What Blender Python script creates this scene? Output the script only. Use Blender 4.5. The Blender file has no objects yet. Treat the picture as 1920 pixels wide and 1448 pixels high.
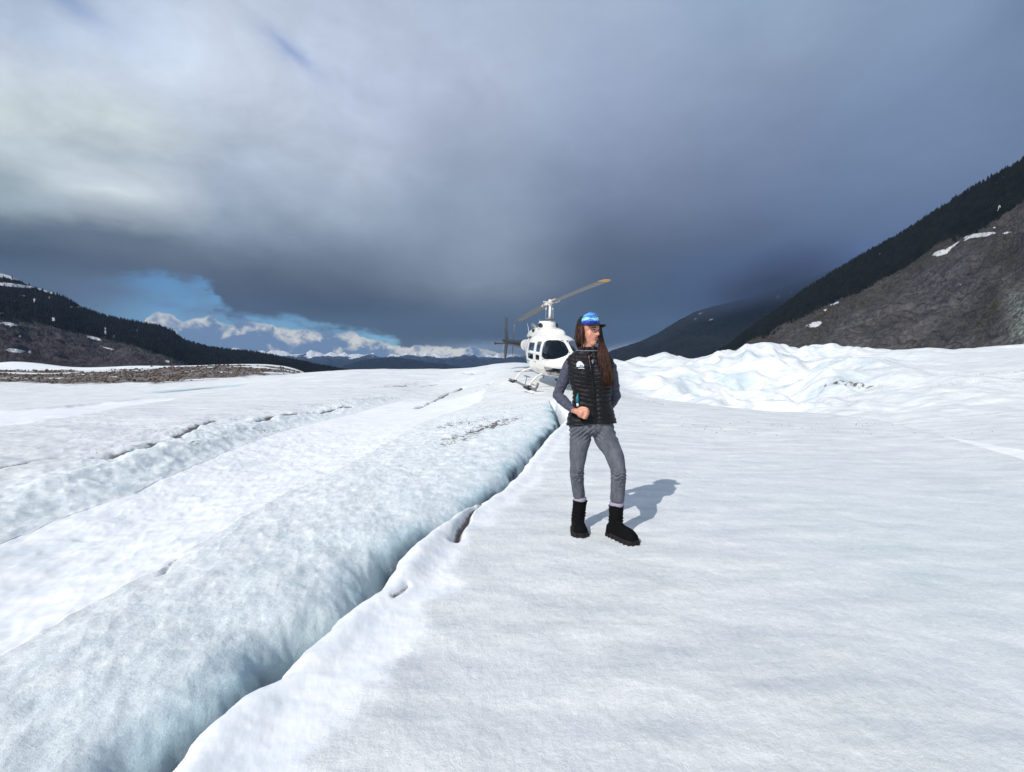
import bpy, bmesh, math, random
import numpy as np
from mathutils import Vector, Matrix, Quaternion

R = math.radians
sc = bpy.context.scene
col = sc.collection
random.seed(7)
rng = np.random.default_rng(7)

# ------------------------------------------------------------------ camera, world, sun, exposure
CAM_Z = 1.31           # eye height above the ice at the woman's feet
F_PX = 880.0           # focal length in pixels of the 1920 px wide photograph
HOR = 690.0            # row of the horizon
cam_data = bpy.data.cameras.new("camera")
cam = bpy.data.objects.new("camera", cam_data)
col.objects.link(cam)
cam_data.sensor_width = 36.0
cam_data.lens = 36.0 * F_PX / 1920.0
cam_data.clip_start = 0.05
cam_data.clip_end = 200000
cam.location = (0, 0, CAM_Z)
cam.rotation_euler = (R(90) - math.atan((724 - HOR) / F_PX), 0, 0)
sc.camera = cam

SUN_EL = 39.0
SUN_DIR = Vector((0.585, 0.811, 0))            # horizontal way the light travels
sun_data = bpy.data.lights.new("sun", 'SUN')
sun_data.energy = 3.9
sun_data.angle = R(0.55)
sun_data.color = (1.0, 0.965, 0.91)
sun = bpy.data.objects.new("sun", sun_data)
col.objects.link(sun)
_l = Vector((SUN_DIR.x * math.cos(R(SUN_EL)), SUN_DIR.y * math.cos(R(SUN_EL)), -math.sin(R(SUN_EL))))
sun.rotation_euler = _l.to_track_quat('-Z', 'Y').to_euler()
sun.location = (-6, -9, 12)

sc.view_settings.view_transform = 'Standard'
sc.view_settings.look = 'None'
sc.view_settings.exposure = 0.0
sc.view_settings.gamma = 1.0
sc.view_settings.use_curve_mapping = False
sc.render.engine = 'CYCLES'
sc.cycles.use_denoising = True
sc.cycles.max_bounces = 6
sc.cycles.volume_bounces = 0
sc.cycles.transparent_max_bounces = 12
sc.cycles.sample_clamp_indirect = 6


def srgb(r, g, b):
    def f(c):
        c = c / 255.0
        return c / 12.92 if c <= 0.04045 else ((c + 0.055) / 1.055) ** 2.4
    return (f(r), f(g), f(b), 1.0)


class NT:
    """small helper for building node trees"""
    def __init__(self, tree):
        self.t = tree; self.n = tree.nodes; self.l = tree.links

    def new(self, typ, **kw):
        nd = self.n.new(typ)
        for k, v in kw.items():
            setattr(nd, k, v)
        return nd

    def put(self, sock, v):
        if isinstance(v, bpy.types.NodeSocket):
            self.l.new(v, sock)
        else:
            try:
                sock.default_value = v
            except Exception:
                sock.default_value = tuple(v) + (1.0,) if len(v) == 3 else v[:3]

    def m(self, op, a, b=None, c=None, clamp=False):
        nd = self.new('ShaderNodeMath', operation=op)
        nd.use_clamp = clamp
        self.put(nd.inputs[0], a)
        if b is not None: self.put(nd.inputs[1], b)
        if c is not None: self.put(nd.inputs[2], c)
        return nd.outputs[0]

    def add(self, a, b): return self.m('ADD', a, b)
    def sub(self, a, b): return self.m('SUBTRACT', a, b)
    def mul(self, a, b): return self.m('MULTIPLY', a, b)

    def step(self, v, lo, hi, a=0.0, b=1.0):
        nd = self.new('ShaderNodeMapRange', interpolation_type='SMOOTHSTEP')
        self.put(nd.inputs[0], v)
        for i, q in enumerate((lo, hi, a, b)): self.put(nd.inputs[1 + i], q)
        return nd.outputs[0]

    def mix(self, f, a, b, blend='MIX'):
        nd = self.new('ShaderNodeMix', data_type='RGBA', blend_type=blend)
        self.put(nd.inputs['Factor'] if False else nd.inputs[0], f)
        self.put(nd.inputs[6], a); self.put(nd.inputs[7], b)
        return nd.outputs[2]

    def noise(self, vec, scale, detail=4.0, rough=0.55, dist=0.0, lac=2.0):
        nd = self.new('ShaderNodeTexNoise')
        if vec is not None: self.put(nd.inputs['Vector'], vec)
        nd.inputs['Scale'].default_value = scale
        nd.inputs['Detail'].default_value = detail
        nd.inputs['Roughness'].default_value = rough
        nd.inputs['Distortion'].default_value = dist
        nd.inputs['Lacunarity'].default_value = lac
        return nd.outputs['Fac']

    def xyz(self, x, y, z):
        nd = self.new('ShaderNodeCombineXYZ')
        self.put(nd.inputs[0], x); self.put(nd.inputs[1], y); self.put(nd.inputs[2], z)
        return nd.outputs[0]

    def mapping(self, vec, scale=(1, 1, 1), rot=(0, 0, 0), loc=(0, 0, 0)):
        nd = self.new('ShaderNodeMapping')
        self.put(nd.inputs[0], vec)
        nd.inputs['Scale'].default_value = scale
        nd.inputs['Rotation'].default_value = rot
        nd.inputs['Location'].default_value = loc
        return nd.outputs[0]

    def ramp(self, f, stops, interp='LINEAR'):
        nd = self.new('ShaderNodeValToRGB')
        cr = nd.color_ramp; cr.interpolation = interp
        while len(cr.elements) > 1: cr.elements.remove(cr.elements[-1])
        stops = sorted(stops, key=lambda q: q[0])
        cr.elements[0].position = stops[0][0]; cr.elements[0].color = stops[0][1]
        for p, c in stops[1:]:
            e = cr.elements.new(min(max(p, 0), 1)); e.color = c
        self.put(nd.inputs[0], f)
        return nd.outputs[0]


# ---- the sky: clear-air Nishita sky seen through gaps of a procedural cloud deck
world = bpy.data.worlds.new("World")
sc.world = world
world.use_nodes = True
world.node_tree.nodes.clear()
W = NT(world.node_tree)


def pix_az(px): return math.degrees(math.atan((px - 960) / F_PX))
def pix_el(px, py): return math.degrees(math.atan((HOR - py) / math.hypot(F_PX, px - 960)))


def build_world():
    g = W
    tc = g.new('ShaderNodeTexCoord').outputs['Generated']
    sep = g.new('ShaderNodeSeparateXYZ'); g.put(sep.inputs[0], tc)
    x, y, z = sep.outputs
    az0 = g.mul(g.m('ARCTAN2', x, y), 180 / math.pi)
    el0 = g.mul(g.m('ARCSINE', z), 180 / math.pi)
    # soft billows that push the cloud bands about
    pv = g.mapping(tc, scale=(1, 1, 1.9))
    n1 = g.sub(g.noise(pv, 2.2, 3, 0.5), 0.5)
    n2 = g.sub(g.noise(g.mapping(tc, scale=(1, 1, 2.0), loc=(3.1, 1.7, 5.2)), 2.6, 4, 0.55), 0.5)
    n3 = g.sub(g.noise(g.mapping(tc, scale=(1, 1, 2.6), loc=(7.1, 2.7, 1.2)), 9.0, 6, 0.62), 0.5)
    fade = g.step(el0, 1.0, 16.0, 0.25, 1.0)
    az = g.add(az0, g.mul(g.mul(n1, 12.0), fade))
    el = g.add(el0, g.mul(g.add(g.mul(n2, 6.0), g.mul(n3, 2.4)), fade))
    cols = {
        -900: [(640, (92, 104, 124)), (500, (92, 104, 124)), (400, (140, 150, 166)), (250, (182, 190, 198)), (50, (160, 170, 190))],
        0: [(640, (92, 106, 130)), (520, (90, 104, 126)), (470, (70, 80, 96)), (430, (92, 104, 118)), (390, (150, 162, 172)), (330, (158, 170, 180)), (230, (196, 204, 208)), (130, (184, 192, 206)), (40, (164, 176, 198)), (-300, (158, 170, 192))],
        230: [(650, (120, 134, 160)), (500, (88, 98, 116)), (455, (100, 110, 126)), (415, (170, 178, 188)), (385, (204, 211, 218)), (350, (184, 192, 202)), (310, (164, 174, 186)), (240, (194, 201, 206)), (150, (182, 190, 206)), (60, (176, 186, 206)), (-300, (160, 172, 194))],
        430: [(650, (100, 110, 128)), (590, (66, 74, 90)), (555, (76, 84, 102)), (510, (92, 100, 118)), (450, (128, 140, 158)), (380, (150, 160, 178)), (280, (168, 178, 196)), (180, (184, 192, 208)), (60, (182, 190, 208)), (-300, (164, 174, 194))],
        640: [(660, (96, 104, 118)), (610, (66, 74, 90)), (575, (60, 66, 82)), (530, (92, 100, 116)), (460, (124, 134, 152)), (400, (146, 156, 174)), (300, (168, 176, 195)), (180, (174, 182, 204)), (60, (176, 185, 206)), (-300, (160, 170, 190))],
        900: [(668, (118, 130, 148)), (645, (62, 70, 84)), (610, (70, 78, 94)), (575, (104, 114, 134)), (530, (140, 151, 170)), (480, (134, 145, 164)), (400, (130, 142, 162)), (280, (144, 153, 176)), (150, (160, 169, 192)), (40, (164, 174, 196)), (-300, (150, 160, 182))],
        1150: [(665, (60, 74, 104)), (610, (56, 68, 92)), (550, (72, 82, 104)), (480, (84, 94, 116)), (380, (104, 115, 140)), (260, (128, 139, 165)), (120, (144, 156, 182)), (30, (150, 162, 186)), (-300, (138, 150, 176))],
        1400: [(640, (50, 62, 92)), (570, (52, 68, 104)), (520, (68, 84, 122)), (460, (82, 95, 122)), (360, (100, 112, 140)), (240, (114, 127, 155)), (100, (132, 146, 172)), (20, (134, 150, 176)), (-300, (126, 140, 168))],
        1650: [(620, (84, 102, 150)), (500, (84, 104, 152)), (440, (88, 104, 140)), (340, (98, 114, 145)), (220, (110, 126, 156)), (100, (120, 136, 164)), (10, (124, 140, 168)), (-300, (120, 134, 162))],
        1920: [(600, (90, 108, 144)), (400, (96, 112, 142)), (250, (98, 114, 142)), (120, (104, 122, 150)), (10, (100, 120, 148)), (-300, (104, 122, 150))],
        3400: [(600, (92, 106, 136)), (300, (104, 120, 148)), (0, (110, 126, 154))],
    }
    keys = sorted(cols)
    outs = []
    for k in keys:
        kk = min(max(k, -300), 2200)
        stops = [((pix_el(kk, py) + 10) / 100.0, srgb(*c)) for py, c in cols[k]]
        if k in (-900, 3400):
            stops.append((1.0, srgb(150, 162, 184)))
        else:
            stops.append((0.85, srgb(150, 162, 184)))
        outs.append(g.ramp(g.m('DIVIDE', g.add(el, 10.0), 100.0), stops))
    cloud = outs[0]
    for i in range(1, len(keys)):
        a0, a1 = pix_az(keys[i - 1]), pix_az(keys[i])
        cloud = g.mix(g.step(az, a0, a1), cloud, outs[i])
    # behind the camera both ends meet
    back = g.step(g.m('ABSOLUTE', az0), 110.0, 175.0)
    cloud = g.mix(back, cloud, srgb(150, 162, 182))
    # billow light and shade
    bil = g.noise(g.mapping(tc, scale=(1, 1, 1.8), loc=(0.3, 4.4, 2.0)), 3.4, 6, 0.6, 0.5)
    bil2 = g.noise(g.mapping(tc, scale=(1, 1, 1.5), loc=(5.3, 1.4, 2.0)), 8.0, 7, 0.6, 0.3)
    leftness = g.step(az0, -60.0, 22.0, 1.0, 0.30)
    amt = g.mul(g.add(g.mul(g.sub(bil, 0.5), 1.0), g.mul(g.sub(bil2, 0.5), 0.55)), leftness)
    mulc = g.add(1.0, amt)
    gain = g.mul(mulc, g.step(el0, 3.0, 20.0, 0.62, 1.27))
    cloud = g.mix(1.0, cloud, g.xyz(g.mul(gain, .985), g.mul(gain, 1.01), g.mul(gain, g.step(el0, 0.0, 14.0, 0.88, 0.98))), 'MULTIPLY')

    # clear air: Nishita sky
    sky = g.new('ShaderNodeTexSky', sky_type='NISHITA')
    sky.sun_disc = False
    sky.sun_elevation = R(SUN_EL)
    sky.sun_rotation = math.atan2(-SUN_DIR.x, -SUN_DIR.y)
    sky.altitude = 900
    sky.air_density = 1.0; sky.dust_density = 0.3; sky.ozone_density = 2.0
    STR = 0.08
    blue = g.mix(1.0, sky.outputs[0], (0.52, 0.86, 1.12, 1.0), 'MULTIPLY')

    # lower edge of the dark cloud deck (curve over azimuth) -> gap of blue below it
    def curve(points, lo, hi, vlo, vhi):
        nd = g.new('ShaderNodeFloatCurve')
        cm = nd.mapping; c = cm.curves[0]
        pts = [((a - lo) / (hi - lo), (v - vlo) / (vhi - vlo)) for a, v in points]
        c.points[0].location = pts[0]; c.points[-1].location = pts[-1]
        for p in pts[1:-1]: c.points.new(*p)
        for p in c.points: p.handle_type = 'VECTOR'
        cm.update()
        g.put(nd.inputs['Value'], g.m('DIVIDE', g.sub(azw, lo), hi - lo, clamp=True))
        return g.add(g.mul(nd.outputs[0], vhi - vlo), vlo)
    nf = g.sub(g.noise(g.mapping(tc, scale=(1, 1, 2.4)), 26.0, 5, 0.6), 0.5)
    nm = g.sub(g.noise(g.mapping(tc, scale=(1, 1, 2.0), loc=(2, 8, 1)), 9.0, 4, 0.55), 0.5)
    azw = g.add(az0, g.add(g.mul(nf, 1.6), g.mul(nm, 2.2)))
    elw = g.add(el0, g.add(g.mul(nf, 3.2), g.mul(nm, 2.4)))
    edge_px = [(-50, 600), (60, 590), (110, 545), (170, 528), (215, 517), (300, 514), (380, 522), (405, 536), (412, 560), (405, 575), (440, 588), (520, 592), (600, 604), (680, 620), (740, 638), (800, 700)]
    pts = []
    for px, py in edge_px:
        a, e = pix_az(px), pix_el(px, py)
        if not pts or a > pts[-1][0] + 0.15: pts.append((a, e))
    edge = curve(pts, -50.0, -8.0, -2.0, 14.0)
    gap = g.step(g.sub(edge, elw), -0.5, 1.1)
    gap = g.mul(gap, g.step(az0, pix_az(90), pix_az(330)))
    gap = g.mul(gap, g.step(az0, pix_az(790), pix_az(740)))
    veil = g.step(g.add(nm, nf), -0.2, 0.3, 0.0, 0.5)
    bluev = g.mix(veil, blue, (1.6, 2.3, 3.5, 1.0))
    out = g.mix(gap, g.mix(1.0, cloud, (1 / STR,) * 3 + (1.0,), 'MULTIPLY'), bluev)

    def blob(px, py, rx, ry, rot=0.0, soft=1.0):
        dx = g.m('DIVIDE', g.sub(g.add(az0, g.mul(nf, 1.2)), pix_az(px)), 1.0)
        dy = g.m('DIVIDE', g.sub(g.add(el0, g.mul(nf, 1.0)), pix_el(px, py)), 1.0)
        c, s = math.cos(R(rot)), math.sin(R(rot))
        u = g.m('DIVIDE', g.add(g.mul(dx, c), g.mul(dy, s)), rx)
        v = g.m('DIVIDE', g.sub(g.mul(dy, c), g.mul(dx, s)), ry)
        d = g.add(g.mul(u, u), g.mul(v, v))
        return g.m('EXPONENT', g.mul(d, -soft))

    def L(r, gg, b):
        c = srgb(r, gg, b); return (c[0] / STR, c[1] / STR, c[2] / STR, 1.0)
    # blue holes high up
    out = g.mix(g.mul(blob(556, 112, 2.6, 0.75, -24), 0.62), out, L(120, 145, 200))
    out = g.mix(g.mul(blob(150, 18, 3.0, 0.9, -20), 0.6), out, L(128, 152, 198))
    # small grey cloudlets in the gap
    out = g.mix(g.mul(blob(188, 541, 3.1, 0.95, -6, 1.2), 0.9), out, L(88, 100, 124))
    out = g.mix(g.mul(blob(318, 572, 1.6, 0.35, 0, 1.2), 0.6), out, L(96, 124, 172))
    out = g.mix(g.mul(blob(430, 588, 3.6, 0.22, -2, 1.2), 0.6), out, L(92, 112, 152))
    # light strips low down
    out = g.mix(g.mul(blob(900, 652, 6.0, 0.8, 0, 1.0), 0.75), out, L(132, 146, 168))
    out = g.mix(g.mul(blob(1165, 655, 3.2, 0.55, 12, 1.0), 0.85), out, L(150, 158, 174))
    out = g.mix(g.mul(blob(1505, 535, 4.2, 1.6, 24, 1.0), 0.55), out, L(82, 108, 178))

    # bank of cumulus standing above the far ranges
    nc = g.noise(g.mapping(tc, scale=(1, 1, 1.35)), 34.0, 7, 0.62, 0.25)
    nc2 = g.noise(g.mapping(tc, scale=(1, 1, 1.2), loc=(4, 4, 4)), 15.0, 3, 0.5)
    azw = az0
    top_px = [(150, 640), (268, 606), (280, 594), (302, 586), (326, 590), (346, 606), (358, 600), (372, 594), (398, 594), (410, 604), (436, 612), (456, 609), (470, 606), (512, 608), (522, 614), (548, 618), (575, 620), (604, 626), (640, 628), (660, 622), (690, 634), (740, 648), (860, 650), (985, 664)]
    pts = [(pix_az(a), pix_el(a, b)) for a, b in top_px]
    top = curve(pts, -50.0, 4.0, 0.0, 8.0)
    elc = g.add(el0, g.add(g.mul(g.sub(nc, 0.5), 1.5), g.mul(g.sub(nc2, 0.5), 1.3)))
    d = g.sub(top, elc)
    cm = g.step(d, -0.08, 0.22)
    cm = g.mul(cm, g.step(az0, pix_az(1000), pix_az(880)))
    lit = g.step(g.add(g.mul(g.sub(nc, 0.5), 2.6), g.add(g.mul(g.sub(nc2, 0.5), 2.6), g.mul(g.sub(1.5, d), 0.42))), -0.12, 0.75)
    ccol = g.mix(lit, L(106, 130, 162), L(236, 232, 220))
    out = g.mix(cm, out, ccol)
    # air fades to pale blue at the horizon below the bank
    out = g.mix(g.step(el0, 0.0, -2.0), out, L(96, 112, 140))
    bg = g.new('ShaderNodeBackground')
    g.put(bg.inputs[0], out)
    bg.inputs[1].default_value = STR
    wo = g.new('ShaderNodeOutputWorld')
    g.l.new(bg.outputs[0], wo.inputs[0])


build_world()
world.cycles.sampling_method = 'MANUAL'
world.cycles.sample_map_resolution = 512


# ------------------------------------------------------------------ helpers
def material(name, colour=(0.5, 0.5, 0.5), rough=0.5, metal=0.0, coat=0.0):
    m = bpy.data.materials.new(name)
    m.use_nodes = True
    b = m.node_tree.nodes['Principled BSDF']
    c = colour if len(colour) == 4 else tuple(colour) + (1.0,)
    b.inputs['Base Color'].default_value = c
    b.inputs['Roughness'].default_value = rough
    b.inputs['Metallic'].default_value = metal
    b.inputs['Coat Weight'].default_value = coat
    return m, NT(m.node_tree), b


def add_bump(g, b, height, strength, dist):
    bp = g.new('ShaderNodeBump')
    bp.inputs['Strength'].default_value = strength
    bp.inputs['Distance'].default_value = dist
    g.put(bp.inputs['Height'], height)
    g.l.new(bp.outputs[0], b.inputs['Normal'])
    return bp


def obj_from(name, verts, faces, mat=None, parent=None, smooth=True):
    me = bpy.data.meshes.new(name)
    me.from_pydata([tuple(v) for v in verts], [], faces)
    me.update()
    return link(name, me, mat, parent, smooth)


def link(name, me, mat=None, parent=None, smooth=True):
    o = bpy.data.objects.new(name, me)
    col.objects.link(o)
    if mat is not None:
        me.materials.append(mat)
    if smooth:
        me.polygons.foreach_set('use_smooth', [True] * len(me.polygons))
    if parent is not None:
        o.parent = parent
    return o


def grid_mesh(name, X, Y, Z, mat, attrs=None, parent=None):
    """numpy grid of points -> one smooth mesh"""
    n, m = X.shape
    co = np.stack([X, Y, Z], -1).reshape(-1, 3).astype(np.float32)
    i = np.arange(n - 1)[:, None] * m + np.arange(m - 1)[None, :]
    q = np.stack([i, i + 1, i + m + 1, i + m], -1).reshape(-1)
    me = bpy.data.meshes.new(name)
    me.vertices.add(n * m)
    me.vertices.foreach_set('co', co.ravel())
    nf = (n - 1) * (m - 1)
    me.loops.add(nf * 4)
    me.loops.foreach_set('vertex_index', q.astype(np.int32))
    me.polygons.add(nf)
    me.polygons.foreach_set('loop_start', np.arange(0, nf * 4, 4, dtype=np.int32))
    me.polygons.foreach_set('loop_total', np.full(nf, 4, dtype=np.int32))
    me.polygons.foreach_set('use_smooth', np.ones(nf, dtype=bool))
    me.update()
    me.validate()
    for k, v in (attrs or {}).items():
        a = me.attributes.new(k, 'FLOAT', 'POINT')
        a.data.foreach_set('value', v.reshape(-1).astype(np.float32))
    return link(name, me, mat, parent, False)


def attr(g, name):
    nd = g.new('ShaderNodeAttribute'); nd.attribute_name = name
    return nd.outputs['Fac']


def tag(o, label=None, cat=None, group=None, kind=None):
    if label: o['label'] = label
    if cat: o['category'] = cat
    if group: o['group'] = group
    if kind: o['kind'] = kind
    return o


def empty(name, loc=(0, 0, 0), rot=(0, 0, 0)):
    o = bpy.data.objects.new(name, None)
    o.empty_display_size = 0.3
    o.location = loc; o.rotation_euler = rot
    col.objects.link(o)
    return o


# vectorised gradient noise
def _hash(ix, iy, seed):
    h = (ix.astype(np.int64) * 374761393 + iy.astype(np.int64) * 668265263 + seed * 1442695041) & 0xFFFFFFFF
    h = ((h ^ (h >> 13)) * 1274126177) & 0xFFFFFFFF
    h = (h ^ (h >> 16)) & 0xFFFFFFFF
    return h


def gnoise(x, y, seed=0):
    xi = np.floor(x); yi = np.floor(y)
    fx = x - xi; fy = y - yi
    xi = xi.astype(np.int64); yi = yi.astype(np.int64)
    u = fx * fx * fx * (fx * (fx * 6 - 15) + 10)
    v = fy * fy * fy * (fy * (fy * 6 - 15) + 10)

    def gr(ix, iy, dx, dy):
        a = _hash(ix, iy, seed).astype(np.float64) * (2 * math.pi / 4294967296.0)
        return np.cos(a) * dx + np.sin(a) * dy
    n00 = gr(xi, yi, fx, fy); n10 = gr(xi + 1, yi, fx - 1, fy)
    n01 = gr(xi, yi + 1, fx, fy - 1); n11 = gr(xi + 1, yi + 1, fx - 1, fy - 1)
    return 1.5 * ((n00 * (1 - u) + n10 * u) * (1 - v) + (n01 * (1 - u) + n11 * u) * v)


def fbm(x, y, octv=4, seed=0, gain=0.5, lac=2.03):
    s = 0; a = 1.0; t = 0
    for k in range(octv):
        s = s + a * gnoise(x * lac ** k + 17.3 * k, y * lac ** k - 9.1 * k, seed + k)
        t += a; a *= gain
    return s / t


def ridged(x, y, octv=4, seed=0, gain=0.5):
    s = 0; a = 1.0; t = 0
    for k in range(octv):
        s = s + a * (1 - np.abs(gnoise(x * 2.03 ** k + 5.3 * k, y * 2.03 ** k - 3.1 * k, seed + k)) * 1.6)
        t += a; a *= gain
    return s / t


def sstep(a, b, x):
    t = np.clip((x - a) / (b - a), 0, 1)
    return t * t * (3 - 2 * t)


def at(px, py, Y):
    """point at distance Y from the camera that the photograph shows at pixel (px, py)"""
    return np.array([(px - 960) / F_PX * Y, Y, CAM_Z + (HOR - py) / F_PX * Y])

# ------------------------------------------------------------------ the glacier surface
def build_base():
    P = []
    for p in [(0, -3, 0), (-5, -3, 0), (5, -3, 0), (-3, 1, 0), (0, 1, 0), (3, 1, 0), (0, 3.5, 0), (2, 4, 0), (-2, 4, 0.0), (-4, 3, 0),
              (-9, 2, -.05), (6, 3, 0), (12, 2, .1), (20, 0, .4), (-20, 0, 0), (4, 6, .0), (7, 6.4, 0), (3, 9, .08), (1, 8, .12), (.7, 3.6, 0), (1.5, 2.4, 0), (0, 1.9, 0), (-.9, 2.2, 0), (1.2, 5.4, .02), (-.4, 4.6, .02), (2.6, 3.2, 0), (-2.2, 2.2, 0)]:
        P.append(p)
    for a in [(1000, 735, 14), (948, 712, 17.2), (1055, 728, 14.6), (905, 690, 24), (960, 681, 25), (870, 729, 19), (560, 800, 10.9),
              (340, 880, 6.3), (0, 1010, 3.74), (330, 742, 18), (0, 790, 10), (0, 722, 34), (0, 700, 48), (0, 684, 75), (300, 706, 42), (150, 689, 68), (150, 692, 82), (150, 705, 45), (-200, 688, 66), (-200, 692, 80), (0, 687, 62),
              (320, 688, 70), (-400, 730, 30), (-400, 690, 70), (500, 699, 46), (560, 694, 60), (640, 702, 36), (760, 692, 29), (1240, 755, 15), (1180, 748, 17.5),
              (1350, 765, 13), (1600, 790, 11), (1450, 772, 15), (1500, 715, 24), (1700, 740, 16), (1850, 700, 22), (1920, 765, 12),
              (1180, 682, 38), (1300, 669, 37), (1500, 662, 36), (1700, 660, 35), (1920, 654, 34), (2400, 645, 32), (1180, 722, 25),
              (1060, 690, 26), (1120, 686, 30)]:
        P.append(tuple(at(*a)))
    # the ice falls away beyond its crest
    for px, Y, z in [(960, 40, 0.2), (960, 70, -4), (760, 45, -.8), (640, 55, -1.6), (760, 80, -6), (1180, 60, 0.2), (1400, 60, 0.8), (1700, 60, 1.0),
                     (2200, 60, 1.0), (640, 85, -6), (500, 80, -1), (300, 95, .5), (150, 95, .8), (150, 120, -.5), (50, 120, -.5), (250, 120, -1), (0, 110, 0.0), (-500, 110, 0)]:
        P.append(((px - 960) / F_PX * Y, Y, z))
    for a in range(-90, 91, 20):
        P.append((150 * math.sin(R(a)), 150 * math.cos(R(a)), -14))
    for a in range(100, 270, 20):
        P.append((60 * math.sin(R(a)), 60 * math.cos(R(a)), 0))
    P = np.array(P)
    # distances are warped (log radius) so that near and far points weigh alike
    def warp(x, y):
        r = np.hypot(x, y) + 2.0
        k = np.log(r / 2.0 + 0.0) * 3.0 / r
        return x * k, y * k
    wx, wy = warp(P[:, 0], P[:, 1])
    n = len(P)
    d2 = (wx[:, None] - wx[None]) ** 2 + (wy[:, None] - wy[None]) ** 2
    K = 0.5 * d2 * np.log(d2 + 1e-9)
    A = np.zeros((n + 3, n + 3))
    A[:n, :n] = K + np.eye(n) * 2e-5
    A[:n, n] = 1; A[:n, n + 1] = wx; A[:n, n + 2] = wy
    A[n:, :n] = A[:n, n:].T
    b = np.zeros(n + 3); b[:n] = P[:, 2]
    w = np.linalg.solve(A, b)

    def base(X, Y):
        X = np.asarray(X, float); Y = np.asarray(Y, float)
        sh = X.shape
        x = X.ravel(); y = Y.ravel()
        a, c = warp(x, y)
        out = w[n] + w[n + 1] * a + w[n + 2] * c
        for s in range(0, len(x), 60000):
            e = slice(s, s + 60000)
            d2 = (a[e, None] - wx) ** 2 + (c[e, None] - wy) ** 2
            out[e] += (0.5 * d2 * np.log(d2 + 1e-9)) @ w[:n]
        return out.reshape(sh)
    return base


base = build_base()
_scan = np.exp(np.linspace(math.log(1.2), math.log(140), 900))


def gp(px, py):
    """where the line of sight through a pixel first meets the smooth ice surface"""
    X = (px - 960) / F_PX * _scan
    zs = base(X, _scan)
    line = CAM_Z + (HOR - py) / F_PX * _scan
    k = np.nonzero(line <= zs)[0]
    i = k[0] if len(k) else int(np.argmin(line - zs))
    if i > 0 and len(k):
        a = line[i - 1] - zs[i - 1]; b = zs[i] - line[i]
        t = a / max(a + b, 1e-9)
        return np.array([X[i - 1] * (1 - t) + X[i] * t, _scan[i - 1] * (1 - t) + _scan[i] * t])
    return np.array([X[i], _scan[i]])


def poly(pts):
    return np.array([gp(*p) for p in pts])


def xof(pl, Y, lo=None, hi=None):
    o = np.argsort(pl[:, 1]); p = pl[o]
    x = np.interp(Y, p[:, 1], p[:, 0])
    # carry the end segments on in a straight line
    m0 = (p[1, 0] - p[0, 0]) / max(p[1, 1] - p[0, 1], 1e-3)
    x = np.where(Y < p[0, 1], p[0, 0] + np.clip(m0, -.6, .6) * (Y - p[0, 1]), x)
    return x


CRACK = poly([(300, 1448), (360, 1375), (420, 1330), (470, 1303), (500, 1290), (540, 1250), (585, 1205), (625, 1165), (665, 1140), (700, 1118),
              (728, 1092), (745, 1060), (790, 1015), (830, 990), (860, 968), (905, 942), (940, 918), (972, 888), (1000, 852), (1030, 815), (1062, 786)])
EDGE1 = poly([(0, 1237), (140, 1160), (300, 1075), (430, 985), (560, 918), (640, 880), (700, 848), (780, 800), (830, 778), (905, 752)])
EDGE2 = poly([(0, 1012), (120, 965), (240, 925), (340, 880), (420, 845), (500, 815), (560, 800), (640, 780), (760, 748), (850, 732)])
EDGE3 = poly([(1175, 738), (1240, 750), (1350, 764), (1480, 775), (1640, 790), (1760, 822), (1920, 868), (2100, 930)])
EDGE4 = poly([(1480, 772), (1640, 787), (1700, 796), (1800, 812), (1920, 832), (2100, 870)])
BAND_A = poly([(-200, 835), (0, 808), (120, 790), (200, 774), (330, 745)])
BAND_B = poly([(-200, 790), (0, 771), (120, 762), (200, 754), (330, 741)])

CRACKS = [  # small cracks in the crust: pixels, width, depth, dirt
    ([(-40, 912), (0, 900), (60, 889), (100, 878)], .05, .03, .5),
    ([(180, 882), (225, 868), (262, 860), (300, 850), (345, 845)], .07, .06, .7),
    ([(330, 836), (360, 820), (400, 803), (440, 801), (480, 803), (510, 793), (560, 785), (600, 778), (650, 768)], .08, .07, .9),
    ([(778, 763), (800, 756), (815, 750), (838, 738), (866, 728)], .07, .12, 1.0),
    ([(720, 726), (760, 724), (800, 723), (820, 720)], .10, .05, .6),
    ([(905, 721), (930, 717), (950, 714)], .07, .10, .9),
    ([(985, 733), (1000, 737), (1015, 738)], .05, .05, .6),
    ([(870, 700), (895, 701), (915, 700)], .10, .04, .4),
    ([(1163, 741), (1190, 745), (1215, 750), (1248, 759)], .045, .10, 1.0),
    ([(850, 1020), (862, 1000), (878, 975), (890, 960), (905, 950)], .022, .07, .75),
    ([(733, 1132), (748, 1122), (762, 1112)], .012, .02, .5),
    ([(290, 1085), (305, 1068), (320, 1055)], .02, .015, .35),
    ([(1475, 765), (1500, 762), (1512, 758)], .10, .16, .8),
    ([(1406, 731), (1418, 731)], .05, .08, .6),
]
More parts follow.
